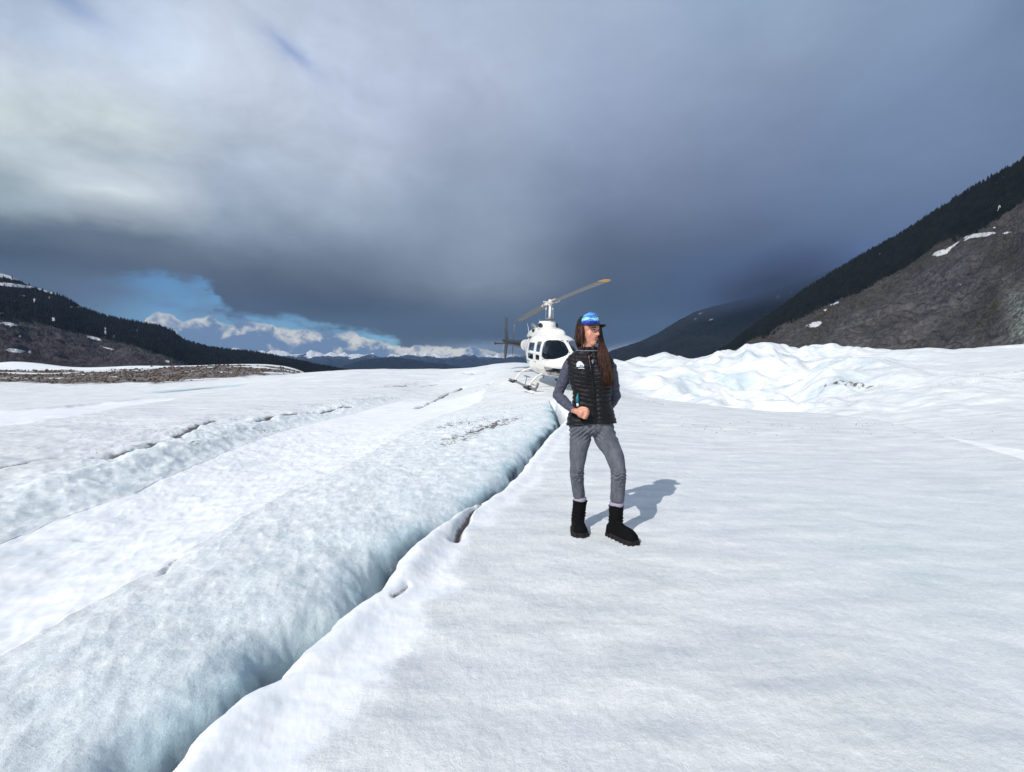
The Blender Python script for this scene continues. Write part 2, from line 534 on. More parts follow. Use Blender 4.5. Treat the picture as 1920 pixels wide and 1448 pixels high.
STAINS = [  # soft dark dirt lying on the ice: px, py, along, across (m), amount
    (930, 796, .9, .24, 1.1), (885, 812, .8, .18, 1.1), (860, 826, .5, .18, .9), (845, 800, .7, .3, .5),
    (900, 790, 1.0, .3, .4), (760, 722, 2.4, .35, .35), (690, 755, 2.0, .3, .4), (640, 765, 1.5, .3, .3),
    (1588, 738, .9, .3, 1.0), (1600, 725, .8, .3, .8), (1570, 750, .5, .3, .3), (1872, 722, 1.5, .4, 1.0), (1850, 705, 1.8, .3, .4), (1700, 705, 3.0, .5, .30), (1780, 735, 2.2, .35, .30), (1500, 690, 2.0, .5, .28), (1640, 690, 2.5, .4, .25), (1560, 765, .8, .3, .35), (1480, 800, 1.6, .4, .16), (1300, 800, 1.5, .4, .14),
    (920, 722, 1.4, .3, .25), (960, 762, 1.2, .3, .18), (1420, 730, .5, .3, .3), (1205, 690, 1.2, .3, .3),
    (1350, 720, .8, .3, .3), (490, 812, .7, .2, .5), (280, 857, .8, .2, .4), (350, 846, .4, .12, .5), (640, 1030, .3, .2, .12),
    (695, 1105, .02, .012, 1.0), (1700, 800, 1.5, .5, .1),
]


def seg_dist(px, py, pl):
    best = np.full(px.shape, 1e9)
    for i in range(len(pl) - 1):
        a = pl[i]; d = pl[i + 1] - a; L = max(d @ d, 1e-9)
        t = np.clip(((px - a[0]) * d[0] + (py - a[1]) * d[1]) / L, 0, 1)
        best = np.minimum(best, np.hypot(px - a[0] - t * d[0], py - a[1] - t * d[1]))
    return best


SCRACKS = [(poly(p), w_, d_, k_) for p, w_, d_, k_ in CRACKS]
SST = []
for _a in STAINS:
    _c = gp(_a[0], _a[1]); SST.append((_c,) + _a[2:])


def ice(X, Y):
    """height and surface masks of the glacier at world (X, Y)"""
    z = base(X, Y)
    r = np.hypot(X, Y)
    snow = np.zeros_like(z); dirt = np.zeros_like(z); blue = np.zeros_like(z); crust = np.zeros_like(z)
    w1 = fbm(X * .9, Y * .9, 3, 3); w2 = fbm(X * 3.1, Y * 3.1, 3, 5)
    # --- broad undulation and sun cups
    z = z + .035 * fbm(X * .35, Y * .35, 3, 11) * sstep(1, 8, r)
    a, b = .86 * X - .50 * Y, .50 * X + .86 * Y
    rightside = sstep(.0, .5, X - xof(CRACK, Y))
    z = z + rightside * (.005 * fbm(a * .9, b * 3.0, 3, 21) + .003 * fbm(a * 3, b * 9, 3, 22))
    nz = .0022 * fbm(X * 22, Y * 22, 3, 31) + .008 * fbm(X * 2.3, Y * 2.3, 3, 33); z = z + nz

    live = (Y > 0.2) & (Y < 60)
    # --- left side: the tilted block between the open crack and the snow trough
    s = X - xof(CRACK, Y) - .035 * fbm(X * 5, Y * 5, 3, 41) * sstep(14, 4, Y)
    e1 = xof(EDGE1, Y); wob1 = .05 * w1
    open_ = sstep(12.6, 11.0, Y) * live                       # the crack closes towards the helicopter
    wid = np.maximum(xof(CRACK, Y) - e1, .4)
    u = np.maximum(-s, 0)
    isleft = sstep(-.015, .045, -s)
    tt = np.clip(u / wid, 0, 1.5)
    off = .04 + .09 * sstep(-.3, .3, fbm(Y * 1.3 + 7, X * 0, 2, 45)) * sstep(6, 3, Y)
    uu = np.maximum(u - off, 0)
    roll = -.80 * np.exp(-(uu / .10) ** 1.25) - .13 * np.exp(-uu / .24) - .03 * (1 - sstep(0, .9, tt)) + .03 * np.exp(-((tt - .8) / .35) ** 2)
    lump = .030 * fbm(X * 2.6, Y * 1.5, 4, 43) + .008 * fbm(X * 9, Y * 6, 3, 44) + .018 * ridged(X * 2.2 + Y * .9, Y * 1.2, 3, 46) - .015
    lump = lump * sstep(0, .5, tt + .1) * sstep(14, 8, Y)
    inblock = isleft
    depthmod = .55 + .45 * sstep(-.25, .35, fbm(Y * .55 + 3, X * .0 + .5, 2, 47)) 
    z = z + open_ * inblock * (roll * depthmod * sstep(14, 6, Y) + lump)
    # steep inner wall under the right lip
    gapw = .075 + .05 * fbm(Y * 2.0, X * 0, 2, 48)
    inside = isleft * open_ * sstep(gapw + .03, gapw - .02, np.abs(u - gapw * .9)) 
    z = z - inside * .8
    blue = np.maximum(blue, open_ * inblock * (.98 * np.exp(-(uu / (.14 + .10 * sstep(-.3, .3, fbm(Y * 1.7, X * 0 + 4, 2, 50)))) ** 2) + .38 * np.exp(-uu / .42)))  # mask along the crack: blue ice plus the shade painted into its depth
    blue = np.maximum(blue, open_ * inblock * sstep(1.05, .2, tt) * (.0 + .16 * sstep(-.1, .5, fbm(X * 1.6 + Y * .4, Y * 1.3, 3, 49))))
    crust = np.maximum(crust, inblock * sstep(1.1, .9, tt) * open_)
    # bright drifted snow lip right of the crack
    lipw = .16 + .20 * sstep(4.2, 1.2, Y) + .05 * w1
    lip = sstep(-.03, .0, s) * sstep(lipw + .46 + .35 * w2, lipw - .16, s) * open_
    z = z + lip * (.035 * np.exp(-((s - .12) / .1) ** 2) - .03 * np.exp(-(s / .05) ** 2))
    snow = np.maximum(snow, lip)
    # snow bridge that has slumped into the crack
    for px, py, rx, ry, h in [(790, 1045, .16, .34, .05), (745, 1095, .10, .16, .03), (850, 985, .09, .45, .05), (885, 948, .09, .22, .04)]:
        c = gp(px, py)
        dd = ((X - c[0] - (Y - c[1]) * .28) / rx) ** 2 + ((Y - c[1]) / ry) ** 2
        k = np.exp(-dd * 1.3)
        snow = np.maximum(snow, sstep(.25, .6, k)); z = z + h * k
    # --- snow trough
    e2 = xof(EDGE2, Y)
    fade = sstep(21, 11, Y) * live
    v = (X - e2 + .05 * w2) / np.maximum(e1 - e2, .4)          # 0 at the far ridge, 1 at the block
    tr = sstep(0, .03, v) * sstep(1.0, .97, v + .03 * w1) * fade
    z = z + tr * (-.05 * np.sin(np.clip(v, 0, 1) * math.pi) ** 1.6 + .004 * fbm(X * 1.2 + Y * .5, Y * 5, 3, 51))
    pit = gp(155, 1003)
    z = z - .035 * np.exp(-((X - pit[0]) / .10) ** 2 - ((Y - pit[1]) / .05) ** 2)
    snow = np.maximum(snow, tr); z = z - .8 * tr * nz
    # --- the ice ridge beyond the trough, facing the sun and the camera
    q = e2 - X + .10 * w2 + .05 * fbm(X * 4, Y * 4, 2, 53)
    rise = sstep(-.05, .75, q)
    lum2 = (.045 * fbm(X * 2.6, Y * 2.0, 4, 54) + .035 * ridged(X * 1.8, Y * 1.8, 3, 55) - .03) * np.exp(-np.maximum(q - .9, 0) / 1.0)
    z = z + fade * sstep(-.05, .1, q) * (.19 * rise * np.exp(-np.maximum(q - 1.2, 0) / 6.0) * sstep(-.3, .6, .6 + .8 * fbm(X * .3, Y * .3, 2, 57)) + lum2 * rise)
    blue = np.maximum(blue, fade * sstep(-.05, .05, q) * sstep(1.0, .25, q) * .08)
    crust = np.maximum(crust, fade * sstep(-.05, .05, q) * sstep(1.3, .9, q))
    # --- second snow band far left
    ba, bb = xof(BAND_A, Y), xof(BAND_B, Y)
    lo = np.minimum(ba, bb); hi = np.maximum(ba, bb)
    band = sstep(lo - .2, lo + .2, X + .3 * w1) * sstep(hi + .2, hi - .2, X + .3 * w1) * sstep(20, 14, Y) * sstep(4, 6, Y)
    snow = np.maximum(snow, band); z = z - .10 * band
    # blue meltwater hollow
    c = gp(372, 727)
    k = np.exp(-((X - c[0]) / 3.0) ** 2 - ((Y - c[1]) / 1.6) ** 2)
    blue = np.maximum(blue, .95 * sstep(.3, .9, k)); z = z - .15 * k
    # --- right side: the near slab ends, a snow-filled gully, then broken ice rising
    e3 = xof(EDGE3, Y); e4 = xof(EDGE4, Y)
    far = sstep(3.0, 5.0, Y) * sstep(60, 30, Y)
    q3 = X - e3 + .12 * w1
    z = z - far * .22 * sstep(0, .35, q3) * np.exp(-np.maximum(q3, 0) / 1.6) * sstep(30, 17, Y)
    z = z + far * .05 * np.exp(-(q3 / .5) ** 2)
    v4 = sstep(0, .2, q3) * sstep(.15, -.15, X - np.maximum(e4, e3 + .1) + .2 * w1) * far * sstep(15, 11.5, Y)
    snow = np.maximum(snow, v4)
    br = sstep(.3, 2.0, q3) * far * sstep(10, 13, Y)                  # broken ground
    brk = np.exp(-((X / Y - .52) / .27) ** 2) * sstep(11, 15, Y)
    cup = .30 * fbm(X * .28, Y * .28, 3, 61) + .75 * fbm(X * .11 + 5, Y * .12, 2, 68) * sstep(11, 20, Y) + .03 * fbm(X * 1.7, Y * 1.7, 3, 62)
    rid = 1.25 * fbm(X * .22 + 1.0, Y * .24, 3, 63) + .75 * (ridged(X * .26 + 1.0, Y * .28, 2, 63) - .55) + .10 * (ridged(X * .8, Y * .8, 2, 64) - .5)
    z = z + br * (cup * sstep(32, 12, Y) * 1.2 + rid * brk * 1.25)
    far2 = sstep(30, 36, Y) * sstep(0, 6, X)
    z = z + far2 * (.55 * fbm(X * .22, Y * .22, 3, 65)) * sstep(60, 40, Y)
    snow = np.maximum(snow, .8 * br * brk * sstep(.1, .35, fbm(X * .4 + 3, Y * .4, 3, 66)))
    blue = np.maximum(blue, br * brk * .42 * sstep(.05, -.3, fbm(X * .5, Y * .5, 3, 67)))
    # hollows and blocks the photograph shows in the broken ice
    for px, py, rx, ry, h in [(1500, 752, .7, 1.6, -.45), (1410, 742, 1.3, 1.6, -.30), (1320, 728, .9, 2.2, -.30), (1250, 722, 1.6, 2.2, .16),
                              (1350, 742, .5, 2.0, .10), (1460, 700, 2.4, 3.0, .30), (1560, 735, .8, 2.0, .25), (1640, 705, 2.6, 4.0, .55), (1830, 735, 2.0, 3.0, .25), (1690, 768, .8, .8, -.18), (1640, 760, 1.0, 1.2, .12)]:
        c = gp(px, py)
        d2 = ((X - c[0] - (Y - c[1]) * .4) / rx) ** 2 + ((Y - c[1]) / ry) ** 2
        z = z + h * np.exp(-d2)
        if h < -.2: blue = np.maximum(blue, .2 * np.exp(-d2 * 1.2))
    # broad low swell on the crest of the left field, softened ice crest left of the helicopter
    z = z + .10 * fbm(X * .25, Y * .5, 3, 71) * sstep(10, 22, Y) * sstep(4, -2, X) * sstep(60, 40, Y)

    # --- small cracks and dirt
    for pl, w_, d_, k_ in SCRACKS:
        x0, y0 = pl.min(0) - 1.2; x1, y1 = pl.max(0) + 1.2
        m = (X > x0) & (X < x1) & (Y > y0) & (Y < y1)
        if not m.any(): continue
        xs, ys = X[m], Y[m]
        d = seg_dist(xs + w_ * 1.5 * fbm(xs * 3, ys * 3, 3, 81), ys + w_ * 1.5 * fbm(xs * 3, ys * 3, 3, 82), pl)
        wv = w_ * (.55 + .9 * np.clip(.5 + fbm(xs * 1.7, ys * 1.7, 2, 83), 0, 1.2))
        z[m] -= d_ * np.exp(-(d / wv) ** 2)
        dirt[m] = np.maximum(dirt[m], k_ * np.exp(-(d / (wv * .8)) ** 2))
        dirt[m] = np.maximum(dirt[m], .28 * k_ * np.exp(-(d / (wv * 5)) ** 2) * np.clip(.5 + 1.2 * fbm(xs * 5, ys * 5, 3, 84), 0, 1))
    for c, la, lc, k_ in SST:
        m = (np.abs(X - c[0]) < 3 * la + .2) & (np.abs(Y - c[1]) < 3 * la + .2)
        if not m.any(): continue
        xs, ys = X[m], Y[m]
        th = math.radians(58 if c[0] < 0 else 150)
        u_ = (xs - c[0]) * math.cos(th) + (ys - c[1]) * math.sin(th)
        v_ = -(xs - c[0]) * math.sin(th) + (ys - c[1]) * math.cos(th)
        k = np.exp(-(u_ / la) ** 2 - (v_ / lc) ** 2)
        dirt[m] = np.maximum(dirt[m], k_ * k * np.clip(.35 + 1.6 * fbm(xs * 7, ys * 7, 3, 85), 0, 1.2))
        z[m] -= .03 * k_ * k * np.clip(fbm(xs * 9, ys * 9, 2, 86), 0, 1)
    # --- moraine rubble strip, far left
    el = (HOR - (z - CAM_Z) * F_PX / np.maximum(Y, 1) * 1.0)
    mor = sstep(33, 38, Y + 3 * w1 + 0.22 * (X + 30)) * sstep(60, 50, Y + 3 * w1) * sstep(-19, -27, X + 3 * w1)
    patchy = sstep(-.22, .06, fbm(X * .12, Y * .30, 4, 91) + .10 - .25 * sstep(44, 56, Y))
    mor = mor * patchy
    dirt = np.maximum(dirt, mor * 1.3)
    z = z + mor * (.10 * np.abs(fbm(X * 1.1, Y * 1.1, 3, 92)))
    snow = np.maximum(snow, sstep(52, 58, Y) * sstep(-12, -20, X)) * (1 - .9 * mor)
    return z, np.clip(snow, 0, 1), np.clip(dirt, 0, 1.5), np.clip(blue, 0, 1), np.clip(crust, 0, 1)


def ground_z(x, y):
    return float(ice(np.array([[float(x)]]), np.array([[float(y)]]))[0][0, 0])


def build_glacier():
    fine = np.concatenate([np.linspace(-53, -44, 70)[:-1], np.linspace(-44, 9, 960)[:-1], np.linspace(9, 53, 330)])
    a = np.concatenate([np.linspace(-180, -55, 60), fine, np.linspace(55, 180, 60)])
    r = np.concatenate([np.linspace(.15, 1.3, 10)[:-1], np.exp(np.linspace(math.log(1.3), math.log(75), 730)), np.linspace(78, 150, 20)])
    A, Rr = np.meshgrid(np.radians(a), r)
    X = Rr * np.sin(A); Y = Rr * np.cos(A)
    Z, snow, dirt, blue, crust = ice(X, Y)
    m, g, b = material('glacier_ice', (.7, .75, .8), .55)
    geo = g.new('ShaderNodeNewGeometry').outputs['Position']
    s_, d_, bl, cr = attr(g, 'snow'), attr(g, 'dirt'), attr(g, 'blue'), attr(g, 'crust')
    big = g.noise(geo, .9, 4, .6)
    aniso = g.noise(g.mapping(geo, scale=(.8, 3.4, 1), rot=(0, 0, R(30))), 1.5, 6, .62)
    mid = g.noise(geo, 7.0, 5, .62)
    fine_ = g.noise(geo, 60.0, 5, .7)
    grit = g.noise(geo, 170.0, 3, .6)
    grain0 = g.noise(geo, 34.0, 6, .85)
    t = g.add(g.mul(aniso, .62), g.add(g.mul(mid, .22), g.mul(big, .16)))
    icec = g.ramp(t, [(.35, srgb(194, 200, 204)), (.44, srgb(213, 216, 217)), (.54, srgb(228, 229, 228)), (.64, srgb(243, 242, 239))])
    icec = g.mix(g.step(big, .35, .7, 0.0, .30), icec, srgb(216, 217, 226))
    # right edge of the slab has a green-grey cast of clear ice
    sepg = g.new('ShaderNodeSeparateXYZ'); g.put(sepg.inputs[0], geo)
    right = g.mul(g.step(sepg.outputs[0], .6, 3.0), g.step(sepg.outputs[1], 9.0, 3.0))
    icec = g.mix(g.mul(right, .32), icec, srgb(208, 222, 224))
    snowc = g.mix(g.step(g.noise(g.mapping(geo, scale=(1.2, 4, 1), rot=(0, 0, R(12))), 1.6, 4, .55), .35, .65), srgb(228, 232, 236), srgb(243, 243, 242))
    crustc = g.ramp(g.add(g.mul(mid, .6), g.mul(fine_, .4)), [(.33, srgb(200, 211, 215)), (.5, srgb(228, 232, 233)), (.62, srgb(248, 248, 245))])
    c = g.mix(cr, icec, crustc)
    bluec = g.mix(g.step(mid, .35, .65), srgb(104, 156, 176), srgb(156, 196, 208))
    bluec = g.mix(g.step(bl, .55, 1.0), bluec, srgb(20, 60, 84))  # crack shade painted into the ice colour where the mask is strongest
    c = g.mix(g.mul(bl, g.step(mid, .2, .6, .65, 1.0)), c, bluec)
    c = g.mix(g.step(g.add(s_, g.mul(g.sub(mid, .5), .35)), .35, .65), c, snowc)
    # crystalline grain: bright facets and wet grains a few centimetres across
    gr2 = g.add(1.0, g.add(g.mul(g.sub(grain0, .5), .55), g.mul(g.sub(grit, .5), .25)))
    gr2 = g.mix(g.step(s_, .4, .8, 0.0, .7), g.xyz(gr2, gr2, gr2), (1, 1, 1, 1))
    c = g.mix(1.0, c, gr2, 'MULTIPLY')
    # dust: fine grit scattered everywhere, dense where dirt lies
    dm = g.step(g.add(g.mul(d_, 1.35), g.mul(g.sub(g.add(g.mul(grain0, .6), g.mul(mid, .4)), .5), 2.0)), .16, .80)
    dcol = g.mix(g.step(fine_, .4, .6), srgb(74, 70, 70), srgb(128, 122, 118))
    c = g.mix(g.mul(dm, g.step(d_, .02, .3)), c, dcol)
    spk = g.new('ShaderNodeTexVoronoi'); spk.inputs['Scale'].default_value = 16.0; g.put(spk.inputs['Vector'], geo)
    sp = g.mul(g.step(spk.outputs['Distance'], .085, .04), g.step(g.noise(geo, 3.0, 2, .5), .50, .62))
    c = g.mix(g.mul(sp, g.mul(g.sub(1.0, s_), .35)), c, srgb(104, 104, 108))
    c = g.mix(g.mul(g.step(grit, .62, .74), g.mul(g.sub(1.0, s_), .16)), c, srgb(150, 156, 166))
    g.put(b.inputs['Base Color'], c)
    g.put(b.inputs['Roughness'], g.step(fine_, .3, .7, .42, .75))
    b.inputs['Specular IOR Level'].default_value = .35
    h = g.add(g.add(g.mul(fine_, .35), g.add(g.mul(grit, .18), g.mul(grain0, .8))), g.add(g.mul(mid, 1.0), g.mul(aniso, .8)))
    add_bump(g, b, g.mul(h, g.step(s_, .3, .8, 1.0, .14)), .6, .014)
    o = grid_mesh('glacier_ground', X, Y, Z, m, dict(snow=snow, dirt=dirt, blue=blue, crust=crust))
    # close the small hole under the camera
    tag(o, kind='structure')
    return o


build_glacier()


def build_rubble():
    """loose stones of the moraine strip and the dark grit on the ice"""
    vs, fs = [], []
    def stone(x, y, z, s):
        k = len(vs)
        q = [(1, 0, 0), (-1, 0, 0), (0, 1, 0), (0, -1, 0), (0, 0, .8), (0, 0, -.5)]
        r = random.uniform(0, 3)
        for a, b_, c in q:
            j = random.uniform(.6, 1.25)
            xx, yy = a * math.cos(r) - b_ * math.sin(r), a * math.sin(r) + b_ * math.cos(r)
            vs.append((x + xx * s * j, y + yy * s * j, z + c * s * j))
        for t in [(0, 2, 4), (2, 1, 4), (1, 3, 4), (3, 0, 4), (2, 0, 5), (1, 2, 5), (3, 1, 5), (0, 3, 5)]:
            fs.append(tuple(k + i for i in t))
    n = 42000
    Y = rng.uniform(30, 72, n); X = rng.uniform(-90, -14, n)
    z, sn, dr, bl, cr = ice(X[None], Y[None])
    z = z[0]; dr = dr[0]
    for i in np.nonzero(dr + rng.normal(0, .1, n) > .55)[0]:
        s = .03 + .15 * random.random() ** 4
        stone(X[i], Y[i], z[i] + s * .2, s)
    m, g, b = material('rubble', (.2, .18, .16), .9)
    geo = g.new('ShaderNodeNewGeometry').outputs['Position']
    g.put(b.inputs['Base Color'], g.ramp(g.noise(geo, .9, 4, .6), [(.3, srgb(40, 35, 33)), (.48, srgb(84, 68, 57)), (.6, srgb(122, 106, 93)), (.7, srgb(70, 66, 64))]))
    o = obj_from('moraine_rubble', vs, fs, m, smooth=False)
    tag(o, 'strip of brown rubble strewn across the far left edge of the ice', 'rubble', kind='stuff')
    # grit specks on the near ice
    vs.clear(); fs.clear()
    for c, la, lc, k_ in SST :
        nn = int(1500 * la * lc * k_) + 2
        th = math.radians(58 if c[0] < 0 else 150)
        for _ in range(min(nn, 700)):
            u_, v_ = random.gauss(0, .55) * la, random.gauss(0, .55) * lc
            x = c[0] + u_ * math.cos(th) - v_ * math.sin(th); y = c[1] + u_ * math.sin(th) + v_ * math.cos(th)
            vs_s = .002 + .007 * random.random() ** 3 * min(2.0, c[1] / 5)
            pend.append((x, y, vs_s))
    P = np.array(pend)
    zz = ice(P[None, :, 0], P[None, :, 1])[0][0]
    for (x, y, s), z0 in zip(pend, zz): stone(x, y, z0 + s * .1, s)
    m2, g2, b2 = material('grit', srgb(62, 56, 54), .9)
    o = obj_from('ice_grit', vs, fs, m2, smooth=False)
    tag(o, 'dark wind blown grit sprinkled on the white ice', 'grit', kind='stuff')


pend = []
build_rubble()

# ------------------------------------------------------------------ mountains
def interp(pts, x):
    p = np.array(pts, float)
    return np.interp(x, p[:, 0], p[:, 1])


def mountain(name, sil, ridgeY, baseY, baseZ, nx, nt, mat, px0, px1, rough=1.0, power=1.0, treeh=0.0, seed=0, attrs=None, label=None, feat=1.0, back=1.6):
    lo_, hi_ = max(px0, -20), min(px1, 1940)
    px = np.concatenate([np.linspace(px0, lo_, 60)[:-1] if px0 < lo_ - 1 else [], np.linspace(lo_, hi_, nx), np.linspace(hi_, px1, 60)[1:] if px1 > hi_ + 1 else []])
    t = np.concatenate([np.linspace(0, 1, nt), np.linspace(1, 2, max(nt // 5, 8))[1:]])
    PX, T = np.meshgrid(px, t)
    YR = interp(ridgeY, PX); YB = interp(baseY, PX)
    Y = np.where(T <= 1, YB + (YR - YB) * T, YR + (YR - YB) * (T - 1) * back)
    X = (PX - 960) / F_PX * Y
    S = interp(sil, PX)
    zr = CAM_Z + (HOR - S) / F_PX * YR - treeh
    prof = np.where(T <= 1, T ** power, np.clip(1 - (T - 1) ** 1.1, 0, 1))
    Z = baseZ + (zr - baseZ) * prof
    L = 900.0 * feat
    amp = 55.0 * rough * feat
    env = np.where(T <= 1, np.clip(np.sin(np.clip(T, 0, 1) * math.pi), 0, 1) ** .8 + .06, .5)
    Z = Z + amp * env * (ridged(X / L * 2.2, Y / L * 2.2, 6, seed + 1, .55) - .6)
    Z = Z + amp * .35 * env * fbm(X / L * 14, Y / L * 14, 4, seed + 5)
    Z = Z + amp * .22 * env * (ridged(X / L * 20 + Y / L * 9, Y / L * 14 - X / L * 6, 4, seed + 6) - .55)
    Z = Z + amp * .10 * fbm(X / L * 30, Y / L * 30, 4, seed + 7)
    PY = HOR - (Z - CAM_Z) / Y * F_PX
    at_ = attrs(X, Y, Z, PX, PY) if attrs else None
    o = grid_mesh(name, X, Y, Z, mat, at_)
    tag(o, kind='structure')
    return o, (X, Y, Z, PX, PY, at_)


def rock_material(name, stops, forest=(26, 34, 30), scale=1.0):
    m, g, b = material(name, (.2, .2, .2), .95)
    geo = g.new('ShaderNodeNewGeometry').outputs['Position']
    n = g.noise(g.mapping(geo, scale=(1, 1, 1.6)), .006 * scale, 9, .62, .6)
    n2 = g.noise(g.mapping(geo, scale=(1, 1, .35), rot=(0, R(25), R(30))), .03 * scale, 8, .66, 1.0)
    n3 = g.noise(geo, .12 * scale, 6, .65)
    t = g.add(g.mul(n, .45), g.add(g.mul(n2, .33), g.mul(n3, .22)))
    rock = g.ramp(t, stops)
    slab = g.noise(g.mapping(geo, scale=(1, 1, .5), rot=(0, R(30), R(20))), .0035 * scale, 4, .5, .8)
    rock = g.mix(g.step(slab, .42, .6, 0.0, .65), rock, g.mix(g.step(n2, .38, .62), srgb(64, 64, 70), srgb(112, 110, 112)))
    w = g.new('ShaderNodeTexWave', wave_type='BANDS', bands_direction='DIAGONAL')
    g.put(w.inputs['Vector'], g.mapping(geo, rot=(0, 0, R(35))))
    w.inputs['Scale'].default_value = .010 * scale; w.inputs['Distortion'].default_value = 9.0
    w.inputs['Detail'].default_value = 5; w.inputs['Detail Scale'].default_value = 1.6
    rock = g.mix(g.mul(g.step(w.outputs[0], .0, .16, 1.0, .0), .45), rock, srgb(44, 42, 44))
    vor = g.new('ShaderNodeTexVoronoi', feature='DISTANCE_TO_EDGE'); vor.inputs['Scale'].default_value = .016 * scale
    dv = g.new('ShaderNodeVectorMath', operation='ADD'); g.put(dv.inputs[0], g.mapping(geo, scale=(.9, .30, .35), rot=(0, R(28), R(25))))
    nv = g.new('ShaderNodeTexNoise'); nv.inputs['Scale'].default_value = .02 * scale; nv.inputs['Detail'].default_value = 5; g.put(nv.inputs['Vector'], geo)
    sv = g.new('ShaderNodeVectorMath', operation='SCALE'); g.put(sv.inputs[0], nv.outputs['Color']); sv.inputs[3].default_value = 70 / scale
    g.put(dv.inputs[1], sv.outputs[0]); g.put(vor.inputs['Vector'], dv.outputs[0])
    crk = g.step(vor.outputs['Distance'], .0, .07, 1.0, .0)
    rock = g.mix(g.mul(g.mul(crk, .42), g.step(n, .42, .58)), rock, srgb(34, 32, 34))
    veg = g.mix(g.step(n3, .4, .62), srgb(70, 52, 40), srgb(62, 64, 44))
    rock = g.mix(g.mul(attr(g, 'brush'), g.step(g.add(n2, n3), .92, 1.12)), rock, veg)
    pale = g.mix(g.step(n3, .42, .58), srgb(104, 112, 106), srgb(176, 182, 170))
    rock = g.mix(g.mul(attr(g, 'pale'), g.step(n2, .36, .56, .35, 1.0)), rock, pale)
    c = g.mix(attr(g, 'forest'), rock, g.mix(g.step(n2, .4, .6), srgb(*forest), srgb(forest[0] + 12, forest[1] + 12, forest[2] + 8)))
    sn = g.step(g.add(attr(g, 'snow'), g.mul(g.sub(g.add(g.mul(n3, .5), g.mul(n2, .5)), .5), 2.0)), .46, .54)
    c = g.mix(sn, c, srgb(236, 238, 242))
    g.put(b.inputs['Base Color'], c)
    b.inputs['Specular IOR Level'].default_value = .15
    add_bump(g, b, g.add(g.mul(n2, 1.2), g.add(g.mul(n3, .7), g.add(g.mul(w.outputs[0], .2), g.mul(crk, -.18)))), 1.0, 20.0 / scale)
    return m


def pxdist(PX, PY, patches):
    s = np.zeros_like(PX)
    for cx, cy, rx, ry, rot, k in patches:
        c, q = math.cos(R(rot)), math.sin(R(rot))
        u = ((PX - cx) * c + (PY - cy) * q) / rx
        v = (-(PX - cx) * q + (PY - cy) * c) / ry
        s = np.maximum(s, k * np.exp(-(u * u + v * v)))
    return s


# right-hand mountain
SIL_R = [(1290, 690), (1330, 664), (1362, 648), (1400, 618), (1440, 590), (1470, 570), (1510, 538), (1560, 508), (1600, 484), (1660, 452), (1720, 414), (1780, 374), (1840, 338), (1880, 318), (1920, 292), (2000, 235), (2200, 120), (2500, 60), (2900, 160), (3300, 400)]
FOR_R = [(1290, 700), (1360, 664), (1400, 640), (1440, 628), (1470, 606), (1520, 585), (1570, 562), (1610, 545), (1660, 522), (1700, 500), (1740, 470), (1790, 446), (1840, 424), (1880, 396), (1920, 366), (2100, 280), (3300, 500)]


def attr_right(X, Y, Z, PX, PY):
    lim = interp(FOR_R, PX) + 16 * fbm(X / 160, Y / 160 + Z / 200, 4, 201)
    forest = sstep(6, -6, PY - lim)
    snow = pxdist(PX, PY, [(1757, 476, 17, 4.5, -14, 1.2), (1772, 468, 22, 2.6, -34, 1.0), (1828, 444, 30, 3.8, -8, 1.15), (1805, 450, 12, 2, -30, .9), (1525, 609, 15, 5, -14, 1.1),
                           (1562, 570, 16, 2, -20, .8), (1545, 582, 5, 1.6, -20, .8), (1862, 395, 5, 8, 30, .95), (1867, 340, 9, 3, -50, .8), (1855, 352, 5, 5, -40, .7), (1642, 478, 5, 2, -10, .6), (1877, 440, 10, 2, -10, .8),
                           (1852, 430, 6, 2, 0, .7), (1794, 535, 5, 4, 0, .5)])
    brush = np.clip(sstep(60, 0, PY - lim) * .9 + .55 * sstep(-.1, .4, fbm(X / 220, Y / 220, 3, 205)) + pxdist(PX, PY, [(1845, 600, 22, 80, 10, 1.0), (1880, 480, 40, 40, 0, .9), (1400, 650, 60, 20, 0, .8), (1530, 630, 20, 30, 0, .8)]), 0, 1)
    pale = pxdist(PX, PY, [(1905, 580, 22, 40, -25, 1.0), (1915, 620, 26, 40, 0, 1.0), (1925, 545, 14, 30, 0, .9), (1612, 655, 12, 14, 0, .4)])
    return dict(forest=forest, snow=snow, brush=brush, pale=pale)


m_right = rock_material('right_rock', [(.36, srgb(44, 42, 45)), (.45, srgb(78, 75, 78)), (.52, srgb(98, 94, 95)), (.58, srgb(118, 112, 109)), (.66, srgb(156, 148, 140))], (13, 16, 13))
o_r, data_r = mountain('right_mountain', SIL_R, [(1290, 3400), (1600, 2500), (1920, 1700), (2500, 1300), (3300, 1100)], [(1290, 1500), (1600, 1150), (1920, 820), (2500, 600), (3300, 500)], -70,
                       720, 250, m_right, 1290, 3300, 1.0, 1.12, 10, 200, attr_right)

# left-hand mountain with its grey lower slope
SIL_L = [(-900, 300), (-500, 380), (-200, 462), (-60, 500), (0, 508), (30, 516), (62, 534), (112, 548), (160, 574), (196, 589), (240, 598), (300, 607), (325, 618), (350, 636), (392, 648), (450, 655), (490, 659), (530, 668), (580, 679), (640, 690), (690, 702)]
FOR_L = [(-900, 640), (-60, 600), (0, 601), (40, 603), (90, 608), (140, 622), (200, 636), (260, 652), (320, 672), (370, 692), (700, 760)]


